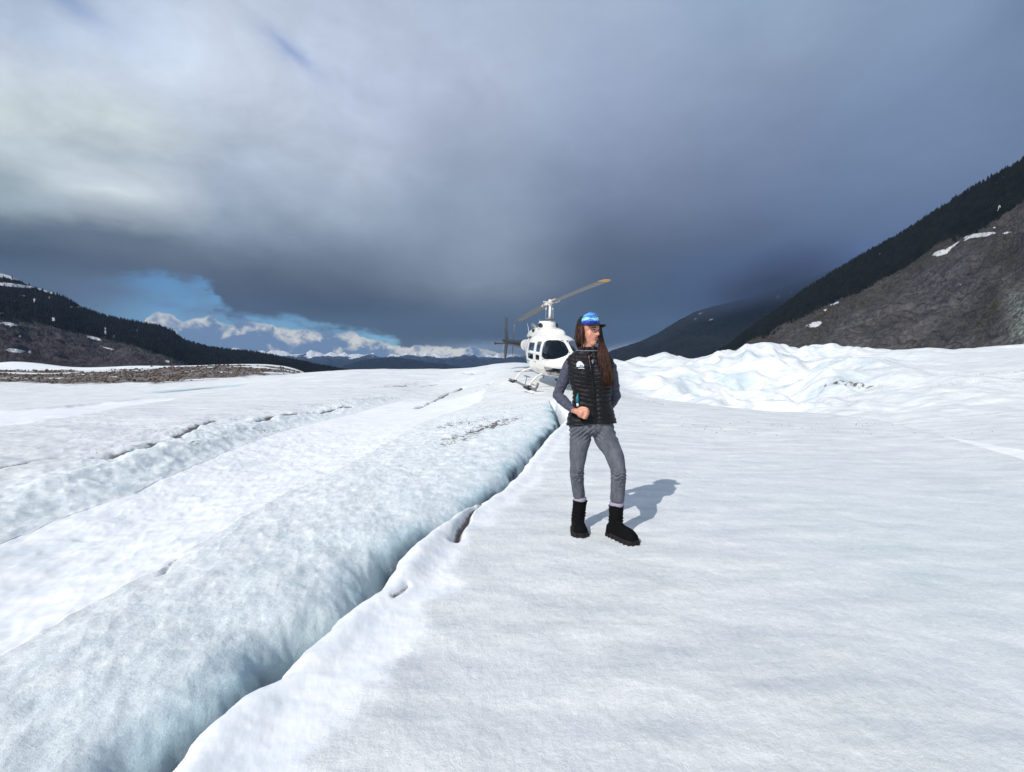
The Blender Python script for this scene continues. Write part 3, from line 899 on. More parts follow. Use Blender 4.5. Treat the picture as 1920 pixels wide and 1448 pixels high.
def attr_left(X, Y, Z, PX, PY):
    lim = interp(FOR_L, PX) + 5 * fbm(X / 120, Y / 120 + Z / 150, 4, 301)
    forest = sstep(3, -3, PY - lim)
    snow = pxdist(PX, PY, [(-30, 512, 60, 7, 8, 1.0), (20, 518, 30, 5, 18, 1.0), (30, 536, 46, 3.6, 6, 1.05), (90, 546, 30, 2.6, 20, 1.0), (140, 577, 5, 2, 10, .9), (153, 577, 7, 1.6, 0, .9), (22, 608, 18, 2.6, 10, 1.1), (-20, 606, 30, 2, 4, 1),
                           (40, 630, 4, 6, -30, .8), (30, 658, 18, 4, 4, 1.1), (58, 660, 4, 4, 0, .9), (180, 635, 16, 2.6, 16, 1.1), (200, 652, 16, 1.6, 16, .85), (212, 655, 6, 1.6, 0, .8), (104, 600, 4, 6, 0, .75), (200, 622, 2.5, 12, 0, .85),
                           (216, 632, 5, 3, 20, .7), (70, 564, 3, 7, 0, .7), (98, 560, 2, 8, 0, .6), (315, 678, 5, 2.4, 10, .9), (30, 565, 10, 2, 0, .6), (48, 556, 8, 2, 0, .6), (5, 588, 10, 2, 0, .7), (260, 620, 4, 4, 0, .55), (330, 687, 12, 1.2, 0, .8)])
    z = np.zeros_like(PX)
    return dict(forest=forest, snow=snow, brush=z + .15, pale=z)


m_left = rock_material('left_rock', [(.34, srgb(48, 44, 48)), (.46, srgb(74, 68, 72)), (.56, srgb(90, 83, 86)), (.70, srgb(112, 104, 104))], (11, 15, 20), 1.0)
o_l, data_l = mountain('left_mountain', SIL_L, [(-900, 1600), (0, 2400), (700, 4200)], [(-900, 700), (0, 1000), (700, 1900)], -60,
                       520, 190, m_left, -900, 690, .7, 1.0, 10, 300, attr_left)

# dark mountain closing the valley right of the woman, its head in cloud
SIL_M = [(1090, 700), (1125, 672), (1146, 657), (1170, 650), (1200, 640), (1235, 624), (1262, 606), (1300, 586), (1340, 574), (1400, 560), (1450, 546), (1500, 528), (1600, 490), (1800, 470), (2100, 600)]


def attr_mid(X, Y, Z, PX, PY):
    z = np.zeros_like(PX)
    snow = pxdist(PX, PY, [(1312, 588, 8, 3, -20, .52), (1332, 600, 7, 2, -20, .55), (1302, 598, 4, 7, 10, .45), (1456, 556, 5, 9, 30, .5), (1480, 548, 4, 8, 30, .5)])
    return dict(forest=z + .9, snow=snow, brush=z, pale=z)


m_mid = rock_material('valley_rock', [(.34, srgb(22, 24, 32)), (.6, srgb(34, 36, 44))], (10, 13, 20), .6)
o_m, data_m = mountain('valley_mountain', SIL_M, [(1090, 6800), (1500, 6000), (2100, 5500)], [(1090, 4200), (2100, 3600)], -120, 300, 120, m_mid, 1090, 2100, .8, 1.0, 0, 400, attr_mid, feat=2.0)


# blue hills and snowy ranges on the far side of the fjord
def attr_far(lo, hi, amt, frac):
    def f(X, Y, Z, PX, PY):
        z = np.zeros_like(PX)
        rel = (PY - lo) / (hi - lo)
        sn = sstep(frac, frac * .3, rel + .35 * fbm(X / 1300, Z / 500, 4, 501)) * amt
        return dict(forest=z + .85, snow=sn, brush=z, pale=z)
    return f


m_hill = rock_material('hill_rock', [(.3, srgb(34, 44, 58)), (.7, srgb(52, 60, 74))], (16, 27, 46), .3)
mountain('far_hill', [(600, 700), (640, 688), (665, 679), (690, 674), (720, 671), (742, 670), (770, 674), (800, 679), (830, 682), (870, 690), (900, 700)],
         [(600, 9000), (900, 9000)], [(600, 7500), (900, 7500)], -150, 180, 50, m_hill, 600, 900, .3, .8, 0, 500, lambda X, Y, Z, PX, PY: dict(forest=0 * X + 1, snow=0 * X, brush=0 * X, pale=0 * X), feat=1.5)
m_far = rock_material('range_rock', [(.3, srgb(50, 62, 84)), (.7, srgb(70, 82, 104))], (24, 38, 66), .15)  # distance haze put into the colour: bluish rock and forest
rr = np.random.default_rng(4)
sil = [(px, 672 + rr.uniform(-3.5, 4.5)) for px in range(380, 1400, 13)]
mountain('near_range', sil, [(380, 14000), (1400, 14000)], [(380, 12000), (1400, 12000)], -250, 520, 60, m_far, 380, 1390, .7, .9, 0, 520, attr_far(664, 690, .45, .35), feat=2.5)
sil = []
for px in range(250, 1300, 9):
    y = interp([(250, 652), (420, 656), (520, 660), (560, 662), (640, 662), (700, 666), (800, 664), (900, 667), (1300, 664)], px)
    sil.append((px, y + rr.uniform(-5.5, 4.5)))
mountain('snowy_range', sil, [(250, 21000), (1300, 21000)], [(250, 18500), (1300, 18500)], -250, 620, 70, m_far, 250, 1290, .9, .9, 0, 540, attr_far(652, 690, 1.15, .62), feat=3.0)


def build_valley():
    """the low country and fjord beyond and below the glacier"""
    r = np.array([60, 140, 300, 600, 1200, 2500, 5000, 9000, 16000, 30000, 45000.0])
    zz = np.array([-22, -40, -60, -90, -140, -220, -290, -300, -300, -300, -300.0])
    a = np.radians(np.linspace(-180, 180, 181))
    A, Rr = np.meshgrid(a, r)
    X, Y = Rr * np.sin(A), Rr * np.cos(A)
    Z = np.repeat(zz[:, None], len(a), 1)
    m, g, b = material('valley_floor', srgb(52, 66, 84), .6)
    geo = g.new('ShaderNodeNewGeometry').outputs['Position']
    n = g.noise(geo, .0006, 5, .6)
    g.put(b.inputs['Base Color'], g.mix(g.step(n, .48, .52), srgb(36, 46, 50), srgb(70, 92, 116)))
    o = grid_mesh('valley_terrain', X, Y, Z, m)
    tag(o, kind='structure')


build_valley()


def forest(name, data, mask_fn, n, hmin, hmax, label, seed, colr):
    """mass of dark conifers: every tree a small tapering cone of drooping tiers"""
    X, Y, Z, PX, PY, at_ = data
    r2 = np.random.default_rng(seed)
    H, Wd = X.shape
    w = mask_fn(PX, PY, at_).ravel()
    w = w / w.sum()
    idx = r2.choice(H * Wd, n, p=w)
    vs = []; fs = []
    i0, j0 = np.unravel_index(idx, X.shape)
    du = r2.uniform(0, 1, n); dv = r2.uniform(0, 1, n)
    i1 = np.minimum(i0 + 1, H - 1); j1 = np.minimum(j0 + 1, Wd - 1)
    def bl(A): return (A[i0, j0] * (1 - du) + A[i1, j0] * du) * (1 - dv) + (A[i0, j1] * (1 - du) + A[i1, j1] * du) * dv
    px_, py_, pz_ = bl(X), bl(Y), bl(Z)
    hh = r2.uniform(hmin, hmax, n)
    ang = np.linspace(0, 2 * math.pi, 6)[:-1]
    allv = []; allf = []; k = 0
    for tier, (zb, zt, rad) in enumerate([(-.1, .5, .24), (.28, .78, .17), (.55, 1.0, .10)]):
        for a in ang:
            rj = rad * r2.uniform(.7, 1.2, n)
            allv.append(np.stack([px_ + np.cos(a) * rj * hh, py_ + np.sin(a) * rj * hh, pz_ + (zb + r2.uniform(-.04, .04, n)) * hh], -1))
        allv.append(np.stack([px_, py_, pz_ + zt * hh], -1))
        b0 = tier * 6
        for q in range(5): allf.append((b0 + q, b0 + (q + 1) % 5, b0 + 5))
    V = np.stack(allv, 1).reshape(-1, 3)
    F = (np.array(allf)[None] + (np.arange(n) * 18)[:, None, None]).reshape(-1, 3)
    me = bpy.data.meshes.new(name)
    me.vertices.add(len(V)); me.vertices.foreach_set('co', V.astype(np.float32).ravel())
    me.loops.add(len(F) * 3); me.loops.foreach_set('vertex_index', F.astype(np.int32).ravel())
    me.polygons.add(len(F)); me.polygons.foreach_set('loop_start', np.arange(0, len(F) * 3, 3, dtype=np.int32))
    me.polygons.foreach_set('loop_total', np.full(len(F), 3, dtype=np.int32))
    me.update()
    m, g, b = material(name + '_needles', srgb(*colr), .95)
    geo = g.new('ShaderNodeNewGeometry').outputs['Position']
    g.put(b.inputs['Base Color'], g.mix(g.step(g.noise(geo, .02, 4, .6), .4, .62), srgb(*colr), srgb(colr[0] + 14, colr[1] + 14, colr[2] + 8)))
    b.inputs['Specular IOR Level'].default_value = .1
    o = link(name, me, m, None, False)
    tag(o, label, 'forest', kind='stuff')


forest('right_forest', data_r, lambda PX, PY, a: a['forest'] * (PX > 1300) * (PX < 2150) * (PY < interp(FOR_R, PX) + 8) * (1 - .8 * sstep(.2, .6, a['snow'])) * (1 + 1.5 * np.exp(-np.abs(PY - interp(SIL_R, PX)) / 6)),
       16000, 11, 24, 'dark conifer forest covering the upper slope of the right mountain', 11, (9, 12, 10))
forest('left_forest', data_l, lambda PX, PY, a: a['forest'] * (PX > -200) * (PX < 690) * (PY > 500) * (1 - .95 * sstep(.2, .5, a['snow'])) * (sstep(20, 180, PX) + .25),
       15000, 10, 20, 'near black conifer forest on the left mountain above the grey slope', 12, (9, 13, 17))

# ------------------------------------------------------------------ air
def build_haze():
    bm = bmesh.new()
    bmesh.ops.create_cube(bm, size=1.0)
    bmesh.ops.scale(bm, vec=(60000, 60000, 3200), verts=bm.verts)
    bmesh.ops.translate(bm, vec=(0, 0, -301 - 30 + 1600), verts=bm.verts)
    me = bpy.data.meshes.new('haze'); bm.to_mesh(me); bm.free()
    m = bpy.data.materials.new('haze_air'); m.use_nodes = True
    m.node_tree.nodes.clear()
    g = NT(m.node_tree)
    v = g.new('ShaderNodeVolumePrincipled')
    v.inputs['Color'].default_value = (.38, .62, 1.0, 1)
    v.inputs['Density'].default_value = HAZE_D
    v.inputs['Anisotropy'].default_value = 0.0
    out = g.new('ShaderNodeOutputMaterial')
    g.l.new(v.outputs[0], out.inputs['Volume'])
    o = link('haze', me, m, None, False)
    tag(o, kind='stuff')



def build_low_cloud():  # low cloud volume set over the summit
    """low cloud over the head of the valley mountain, its shade put into the colour"""
    bm = bmesh.new()
    bmesh.ops.create_icosphere(bm, subdivisions=4, radius=1.0)
    me = bpy.data.meshes.new('low_cloud'); bm.to_mesh(me); bm.free()
    m = bpy.data.materials.new('low_cloud_air'); m.use_nodes = True
    m.node_tree.nodes.clear()
    g = NT(m.node_tree)
    tc = g.new('ShaderNodeTexCoord').outputs['Object']
    ln = g.new('ShaderNodeVectorMath', operation='LENGTH'); g.put(ln.inputs[0], tc)
    f = g.step(g.add(ln.outputs['Value'], g.mul(g.sub(g.noise(tc, 2.2, 3, .5), .5), .5)), 1.0, .1)
    v = g.new('ShaderNodeVolumePrincipled')
    v.inputs['Color'].default_value = (.17, .24, .45, 1)  # dark scattering colour stands in for shade from the clouds above
    g.put(v.inputs['Density'], g.mul(g.mul(f, f), .0042))
    out = g.new('ShaderNodeOutputMaterial')
    g.l.new(v.outputs[0], out.inputs['Volume'])
    o = link('low_cloud', me, m, None, True)
    o.location = at(1450, 522, 5300); o.scale = (1500, 1000, 480); o.rotation_euler = (0, R(-14), 0)
    tag(o, 'dark blue low cloud hanging over the valley mountain', 'cloudbank', kind='stuff')


build_low_cloud()
HAZE_D = 1.7e-5
build_haze()

# ------------------------------------------------------------------ shared mesh tools
def ring_loft(rings, closed=True, cap=True):
    """rings: list of (n,3) arrays -> verts, faces"""
    n = len(rings[0]); vs = np.concatenate(rings); fs = []
    for i in range(len(rings) - 1):
        for j in range(n):
            k = (j + 1) % n
            if not closed and j == n - 1: continue
            fs.append((i * n + j, i * n + k, (i + 1) * n + k, (i + 1) * n + j))
    vs = [tuple(v) for v in vs]
    if cap:
        fs.append(tuple(range(n - 1, -1, -1)))
        fs.append(tuple((len(rings) - 1) * n + j for j in range(n)))
    return vs, fs


def tube(points, radii, n=10, squash=None):
    """round tube along points"""
    P = [Vector(p) for p in points]
    if not hasattr(radii, '__len__'): radii = [radii] * len(P)
    rings = []
    up = Vector((0, 0, 1))
    d0 = (P[1] - P[0]).normalized()
    if abs(d0.z) > .9: up = Vector((0, 1, 0))
    u = d0.cross(up).normalized()
    for i, p in enumerate(P):
        d = (P[min(i + 1, len(P) - 1)] - P[max(i - 1, 0)]).normalized()
        u = (u - d * u.dot(d)).normalized()
        v = d.cross(u)
        sx, sy = (squash[i] if squash else (1, 1))
        rings.append(np.array([tuple(p + (u * math.cos(a) * sx + v * math.sin(a) * sy) * radii[i]) for a in np.linspace(0, 2 * math.pi, n + 1)[:-1]]))
    return ring_loft(rings)


def smooth_path(pts, radii, k=6):
    """Catmull-Rom through points with radii"""
    P = [np.array(p, float) for p in pts]; Rr = list(radii)
    P = [2 * P[0] - P[1]] + P + [2 * P[-1] - P[-2]]
    Rr = [Rr[0]] + Rr + [Rr[-1]]
    op, orr = [], []
    for i in range(1, len(P) - 2):
        for j in range(k):
            t = j / k
            op.append(tuple(.5 * (2 * P[i] + (P[i + 1] - P[i - 1]) * t + (2 * P[i - 1] - 5 * P[i] + 4 * P[i + 1] - P[i + 2]) * t * t + (3 * P[i] - P[i - 1] - 3 * P[i + 1] + P[i + 2]) * t ** 3)))
            s = t * t * (3 - 2 * t)
            orr.append(Rr[i] * (1 - s) + Rr[i + 1] * s)
    op.append(tuple(P[-2])); orr.append(Rr[-2])
    return op, orr


def join(parts):
    V, F = [], []
    for v, f in parts:
        k = len(V); V += list(v); F += [tuple(i + k for i in q) for q in f]
    return V, F


def box(cx, cy, cz, sx, sy, sz, bev=0):
    v = [(cx + a * sx / 2, cy + b * sy / 2, cz + c * sz / 2) for a in (-1, 1) for b in (-1, 1) for c in (-1, 1)]
    f = [(0, 1, 3, 2), (4, 6, 7, 5), (0, 4, 5, 1), (2, 3, 7, 6), (0, 2, 6, 4), (1, 5, 7, 3)]
    return v, f


def ellipsoid(c, r, rot=None, n=14):
    v, f = [], []
    for i in range(1, n):
        th = math.pi * i / n
        for j in range(2 * n):
            ph = math.pi * j / n
            p = Vector((r[0] * math.sin(th) * math.cos(ph), r[1] * math.sin(th) * math.sin(ph), r[2] * math.cos(th)))
            if rot: p = rot @ p
            v.append((c[0] + p.x, c[1] + p.y, c[2] + p.z))
    m = 2 * n
    for i in range(n - 2):
        for j in range(m):
            k = (j + 1) % m
            f.append((i * m + j, (i + 1) * m + j, (i + 1) * m + k, i * m + k))
    t = Vector((0, 0, r[2])); b = Vector((0, 0, -r[2]))
    if rot: t = rot @ t; b = rot @ b
    v.append((c[0] + t.x, c[1] + t.y, c[2] + t.z)); v.append((c[0] + b.x, c[1] + b.y, c[2] + b.z))
    T, B = len(v) - 2, len(v) - 1
    for j in range(m):
        k = (j + 1) % m
        f.append((T, j, k)); f.append((B, (n - 2) * m + k, (n - 2) * m + j))
    return v, f


def bevelled(o, w, seg=2):
    bv = o.modifiers.new('bevel', 'BEVEL'); bv.width = w; bv.segments = seg; bv.limit_method = 'ANGLE'
    return o


# ------------------------------------------------------------------ helicopter
def build_helicopter():
    AX, AY = 1.18, 15.5
    head = math.atan2(-math.cos(R(15.4)), math.sin(R(15.4)))
    f2 = Vector((math.cos(head), math.sin(head)))
    zf = [ground_z(AX + f2.x * f - f2.y * l, AY + f2.y * f + f2.x * l) for f in (1.3, -1.5) for l in (-.95, .95)]
    z0 = (sum(zf) / 4); pitch = math.atan(((zf[2] + zf[3]) - (zf[0] + zf[1])) / 2 / 2.8)
    pitch = 0.5 * pitch + 0.5 * R(3.6)
    root = empty('helicopter', (AX, AY, z0 + .02), (0, pitch, head))
    root.scale = (.90, .90, .90)
    tag(root, 'white light helicopter with two blade rotor parked on the ice behind the woman', 'helicopter')

    white, g, b = material('aircraft_white', srgb(236, 234, 226), .28, 0, .5)
    geo = g.new('ShaderNodeTexCoord').outputs['Object']
    n = g.noise(geo, 3.0, 5, .6)
    sp = g.new('ShaderNodeSeparateXYZ'); g.put(sp.inputs[0], geo)
    low = g.mul(g.step(sp.outputs[2], 1.0, .55), g.step(n, .35, .65))
    c = g.mix(g.mul(low, .55), srgb(236, 234, 228), srgb(196, 182, 158))
    c = g.mix(g.mul(g.step(g.noise(g.mapping(geo, scale=(1, 1, 3)), 9.0, 4, .6), .6, .75), .18), c, srgb(150, 148, 144))
    g.put(b.inputs['Base Color'], c)
    glass, _, gb = material('tinted_glass', srgb(24, 34, 44), .04, 0, 0)
    gb.inputs['Specular IOR Level'].default_value = .8
    gb.inputs['Transmission Weight'].default_value = .35
    gb.inputs['IOR'].default_value = 1.12
    dark, _, _ = material('aircraft_black', srgb(26, 27, 30), .45)
    grey, _, _ = material('aircraft_grey', srgb(122, 124, 126), .45, .2)
    steel, _, _ = material('steel', srgb(180, 182, 184), .3, .8)
    blade_m, _, _ = material('blade_grey', srgb(112, 112, 112), .45)
    yellow, _, _ = material('tip_yellow', srgb(190, 150, 84), .5)
    interior, _, _ = material('cabin_interior', srgb(58, 60, 66), .8)
    seatm, _, _ = material('seat_cloth', srgb(86, 92, 104), .9)

    ST = np.array([  # f, bottom, top, half width, exponent
        (2.46, .98, 1.04, .04, 2.0), (2.42, .90, 1.10, .16, 2.0), (2.32, .80, 1.18, .30, 2.1), (2.12, .68, 1.32, .45, 2.3), (1.85, .60, 1.50, .55, 2.5), (1.5, .54, 1.70, .61, 2.8),
        (1.15, .50, 1.83, .645, 3.2), (.8, .48, 1.88, .66, 3.4), (.3, .48, 1.90, .67, 3.4), (-.2, .50, 1.90, .67, 3.4), (-.6, .56, 1.88, .64, 3.2), (-1.0, .70, 1.84, .56, 2.8),
        (-1.5, .86, 1.76, .43, 2.4), (-2.0, 1.02, 1.68, .31, 2.1), (-2.5, 1.12, 1.62, .23, 2.0), (-3.5, 1.20, 1.56, .185, 2.0), (-5.0, 1.26, 1.54, .15, 2.0), (-6.1, 1.32, 1.56, .125, 2.0), (-6.5, 1.36, 1.56, .10, 2.0)])
    for q_ in range(4, 12): ST[q_, 1] -= .06
    fs_ = np.concatenate([np.linspace(2.46, 2.3, 20)[:-1], np.linspace(2.3, -.8, 230)[:-1], np.linspace(-.8, -6.5, 90)])
    o_ = np.argsort(ST[:, 0])
    def st(i, f): return np.interp(f, ST[o_, 0], ST[o_, i])
    # gentle smoothing of the station table
    def sts(i, f): return (st(i, f - .06) + 2 * st(i, f) + st(i, f + .06)) / 4 if True else st(i, f)
    N = 340
    th = np.linspace(0, 2 * math.pi, N + 1)[:-1]
    FF, TH = np.meshgrid(fs_, th, indexing='ij')
    bo, to, hw, ex = (sts(i, FF) for i in (1, 2, 3, 4))
    endf = FF > 2.38
    cz, hz = (bo + to) / 2, (to - bo) / 2
    ct, stt = np.cos(TH), np.sin(TH)
    L = hw * np.sign(ct) * np.abs(ct) ** (2 / ex)
    Zz = cz + hz * np.sign(stt) * np.abs(stt) ** (2 / ex)
    # tumblehome: cabin narrows to its roof, a body seam swells the side
    up = np.clip((Zz - 1.1) / .8, 0, 1)
    L = L * (1 - .13 * up ** 1.4 * (FF > -1.2))
    L = L * (1 + .02 * np.exp(-((Zz - .86) / .05) ** 2) * (FF > -1.0))
    co = np.stack([FF, L, Zz], -1)
    # window classification on the skin
    F, LL, ZQ = FF, np.abs(L), Zz

    def rrect(f0, f1, z0_, z1_, r=.06):
        qx = np.abs(F - (f0 + f1) / 2) - ((f1 - f0) / 2 - r); qz = np.abs(ZQ - (z0_ + z1_) / 2) - ((z1_ - z0_) / 2 - r)
        return (np.hypot(np.maximum(qx, 0), np.maximum(qz, 0)) + np.minimum(np.maximum(qx, qz), 0) - r) < 0
    side = LL > .36
    panes = []
    for z0_, z1_ in ((1.24, 1.56), (.96, 1.19)):
        panes.append(side & rrect(-.50, .26, z0_, z1_ - (.0), .05))
        panes.append(side & rrect(.46, .90, z0_, z1_ + (.06 if z0_ > 1.2 else 0), .05))
    wb = 1.00 + .30 * np.clip((.6 - LL) / .6, 0, 1) + .02 * (F - 1.2)
    wtop = 1.70 - .02 * (F - 1.2)
    ws = (F > 1.06 + .25 * np.clip(ZQ - 1.2, 0, 1) * 0) & (ZQ > wb) & (ZQ < wtop) & (LL > .035)
    ws &= ~((F < 1.12) & (ZQ > 1.64)) & ~((F < 1.12) & (ZQ < 1.06))
    # skylight kept white; chin windows
    chin = (F > 1.25) & (F < 2.30) & (ZQ > .52) & (ZQ < .80) & (LL > .07)
    up2 = Zz * 0
    regions = [('side_window', panes[0] & (L < 0)), ('side_window', panes[0] & (L > 0)), ('side_window', panes[1] & (L < 0)), ('side_window', panes[1] & (L > 0)),
               ('side_window', panes[2] & (L < 0)), ('side_window', panes[2] & (L > 0)), ('side_window', panes[3] & (L < 0)), ('side_window', panes[3] & (L > 0)),
               ('windshield', ws & (L < 0)), ('windshield', ws & (L > 0)), ('chin_window', chin & (L < 0)), ('chin_window', chin & (L > 0))]
    n0, n1 = FF.shape
    lab = np.zeros((n0 - 1, n1), int)
    for k, (_, m) in enumerate(regions):
        mm = m[:-1] & m[1:] & np.roll(m, -1, 1)[:-1] & np.roll(m, -1, 1)[1:]
        lab[mm] = k + 1
    V = co.reshape(-1, 3)

    def quads(mask):
        i, j = np.nonzero(mask); j2 = (j + 1) % n1
        return np.stack([i * n1 + j, i * n1 + j2, (i + 1) * n1 + j2, (i + 1) * n1 + j], -1)

    def sub(name, q, mat, off=0.0, parent=root):
        u, inv = np.unique(q, return_inverse=True)
        v = V[u].copy()
        if off:
            v[:, 1] -= np.sign(v[:, 1]) * off; v[:, 0] -= off * .5 * (v[:, 0] > 1.2)
        o = obj_from(name, v, [tuple(int(a) for a in r) for r in inv.reshape(-1, 4)], mat, parent)
        return o
    fq = (FF[:-1] < -2.9)
    body = sub('fuselage', quads((lab == 0) & ~fq), white)
    sub('tail_boom', quads((lab == 0) & fq), dark)
    sol = body.modifiers.new('skin', 'SOLIDIFY'); sol.thickness = .018; sol.offset = 0
    for k, (nm, _) in enumerate(regions):
        q = quads(lab == k + 1)
        if len(q): sub(nm, q, glass, .006)
    # rubber-lined frames running round the windshield panes
    for k in (8, 9):
        m_ = lab == k + 1
        rows_ = np.nonzero(m_.any(1))[0]
        lo_e, hi_e = [], []
        for i in rows_:
            js = np.nonzero(m_[i])[0]
            zz_ = co[i, js, 2]
            lo_e.append(co[i, js[np.argmin(zz_)]]); hi_e.append(co[i, js[np.argmax(zz_)]])
        for e in (lo_e, hi_e):
            e = np.array(e); kk = 9
            pad = np.vstack([np.repeat(e[:1], kk, 0), e, np.repeat(e[-1:], kk, 0)])
            sm_ = np.stack([np.convolve(pad[:, c_], np.ones(2 * kk + 1) / (2 * kk + 1), 'valid') for c_ in range(3)], -1)[::4]
            if len(sm_) > 4:
                obj_from('window_frame', *tube([tuple(q_) for q_ in sm_], .013, 8), white, root)
    # door seams and frames (thin dark gaps)
    def skin_path(pts, off=.004):
        out = []
        for f, z, s in pts:
            b_, t_, h_, e_ = (float(sts(i, f)) for i in (1, 2, 3, 4))
            c_, q_ = (b_ + t_) / 2, (t_ - b_) / 2
            r_ = min(abs((z - c_) / q_), .999)
            l = h_ * (1 - r_ ** e_) ** (1 / e_)
            u_ = min(max((z - 1.1) / .8, 0), 1)
            l *= (1 - .13 * u_ ** 1.4) * (1 + .02 * math.exp(-((z - .86) / .05) ** 2))
            out.append((f, s * (l + off), z))
        return out
    for s in (-1, 1):
        for pts in ([(1.0, .62, s), (1.02, .9, s), (1.0, 1.2, s), (.98, 1.5, s), (.95, 1.66, s)], [(.36, .62, s), (.36, .9, s), (.36, 1.2, s), (.36, 1.66, s)],
                    [(-.62, .80, s), (-.64, 1.0, s), (-.62, 1.3, s), (-.55, 1.66, s)]):
            v, f = tube(skin_path(pts), .005, 6)
            obj_from('door_seam', v, f, grey, root)
        for f in (.44, -.52):
            v, ff = tube(skin_path([(f, .90, s), (f + .14, .90, s)], .012), .012, 6)
            obj_from('door_handle', v, ff, dark, root)
    # logo on the lower rear door, dark flourish
    for s in (-1, 1):
        parts = [tube(skin_path([(-.55, .84, s), (-.40, .90, s), (-.22, .86, s), (-.05, .92, s)], .006), [.008, .03, .02, .006], 6),
                 tube(skin_path([(-.60, .78, s), (-.42, .80, s), (-.25, .79, s)], .006), [.006, .016, .005], 6)]
        v, f = join(parts)
        obj_from('door_emblem', v, f, grey, root)
    # cabin: floor, panel, seats
    obj_from('cabin_floor', *box(.6, 0, .66, 2.4, 1.1, .04), interior, root, False)
    bevelled(obj_from('instrument_panel', *box(1.62, 0, 1.0, .22, .5, .36), dark, root, False), .04)
    for f, l in ((.72, -.3), (.72, .3), (-.25, -.3), (-.25, .3)):
        s1, s2 = box(f, l, .86, .45, .44, .12), box(f - .24, l, 1.14, .12, .42, .56)
        st_o = bevelled(obj_from('seat', *join([s1, s2]), seatm, root, False), .04, 3)
        bevelled(obj_from('headrest', *box(f - .25, l, 1.49, .08, .24, .14), dark, root, False), .03)
    obj_from('cabin_bulkhead', *box(-.62, 0, 1.22, .05, 1.1, 1.1), interior, root, False)

    # engine and transmission cowling with its step
    rings = []
    for f, zt, h in [(1.02, 1.86, .16), (.98, 1.97, .24), (.88, 2.04, .29), (.62, 2.08, .33), (.42, 2.11, .35), (.0, 2.14, .36), (-.6, 2.14, .35), (-1.2, 2.10, .32), (-1.7, 2.02, .26), (-2.1, 1.92, .19), (-2.4, 1.82, .12)]:
        rings.append(np.array([(f, h * np.sign(math.cos(a)) * abs(math.cos(a)) ** .62, 1.72 + (zt - 1.72) * max(0, math.sin(a)) ** .55) for a in np.linspace(-.15, math.pi + .15, 30)]))
    v, f = ring_loft(rings); obj_from('engine_cowling', v, f, white, root)
    rings = []
    for z, r_, c0 in [(2.02, .34, -.26), (2.20, .32, -.26), (2.30, .30, -.26), (2.335, .27, -.26), (2.345, .18, -.26)]:
        rings.append(np.array([(c0 + r_ * 1.25 * math.cos(a), r_ * math.sin(a), z) for a in np.linspace(0, 2 * math.pi, 33)[:-1]]))
    v, f = ring_loft(rings); obj_from('mast_fairing', v, f, white, root)
    for s in (-1, 1):
        v, f = ellipsoid((-.16, s * .30, 2.18), (.20, .055, .09)); obj_from('air_intake', v, f, dark, root)
        v, f = ellipsoid((-.9, s * .31, 1.98), (.17, .045, .07)); obj_from('cowling_vent', v, f, dark, root)
        p, r_ = smooth_path([(-1.0, s * .14, 1.95), (-1.05, s * .16, 2.08), (-1.14, s * .2, 2.16), (-1.25, s * .24, 2.2)], [.07, .07, .07, .075])
        v, f = tube(p, r_, 14); ex_ = obj_from('exhaust_pipe', v, f, grey, root)
    v, f = ellipsoid((-1.6, 0, 2.12), (.03, .03, .05)); be, _, bb = material('beacon_red', srgb(150, 40, 30), .3)
    obj_from('beacon', v, f, be, root)

    # rotor mast, hub and two blades, stopped nearly fore and aft
    mast = obj_from('rotor_mast', *tube([(0, 0, 2.3), (0, 0, 2.97)], [.055, .045], 16), white, root)
    for k, (x_, y_) in enumerate(((.13, .06), (-.06, .14), (-.08, -.12))):
        obj_from('pitch_rod', *tube([(x_ * 1.1, y_ * 1.1, 2.42), (x_, y_, 2.91)], .013, 8), steel, root)
    obj_from('swashplate', *join([tube([(0, 0, 2.40), (0, 0, 2.45)], .15, 20), tube([(0, 0, 2.37), (0, 0, 2.40)], .11, 20)]), grey, root)
    # blade azimuth in world: near tip (1.06,-4.4) from the hub
    ba = math.atan2(-4.4, 1.06) - head
    hub = empty('rotor_hub'); hub.parent = root; hub.location = (0, 0, 2.97); hub.rotation_euler = (0, -pitch * .9 + R(-1.2), ba)
    hub.rotation_mode = 'QUATERNION'
    hub.rotation_quaternion = root.rotation_euler.to_quaternion().inverted() @ Matrix.Rotation(math.atan2(-4.4, 1.06), 4, 'Z').to_quaternion() @ Matrix.Rotation(R(-1.0), 4, 'Y').to_quaternion()
    obj_from('hub_yoke', *join([box(0, 0, .02, .95, .13, .07), tube([(0, 0, -.08), (0, 0, .13)], .07, 14), tube([(-.02, -.26, .05), (-.02, .26, .05)], .022, 8)]), white, hub, False)
    for s in (1, -1):
        n_ = 40; rings = []
        for i in range(n_ + 1):
            q = i / n_; x_ = .42 + q * 4.28
            droop = -.10 * (q ** 1.7)
            ch = .165 if q > .06 else .09 + .075 * q / .06
            th_ = .022 if q > .05 else .04
            if q > .985: ch *= .8
            tw = R(9 - 7 * q) * 1
            rg = []
            for a in np.linspace(0, 2 * math.pi, 17)[:-1]:
                yy, zz = ch * math.cos(a), th_ * math.sin(a) * (1 + .3 * math.cos(a))
                rg.append((s * x_, s * (yy * math.cos(tw) - zz * math.sin(tw)), droop + yy * math.sin(tw) + zz * math.cos(tw)))
            rings.append(np.array(rg))
        cut = int(n_ * .955)
        v, f = ring_loft(rings[:cut + 1]); bl = obj_from('rotor_blade', v, f, blade_m, hub)
        v, f = ring_loft(rings[cut:]); tp = obj_from('blade_tip', v, f, yellow if s == 1 else blade_m, bl)
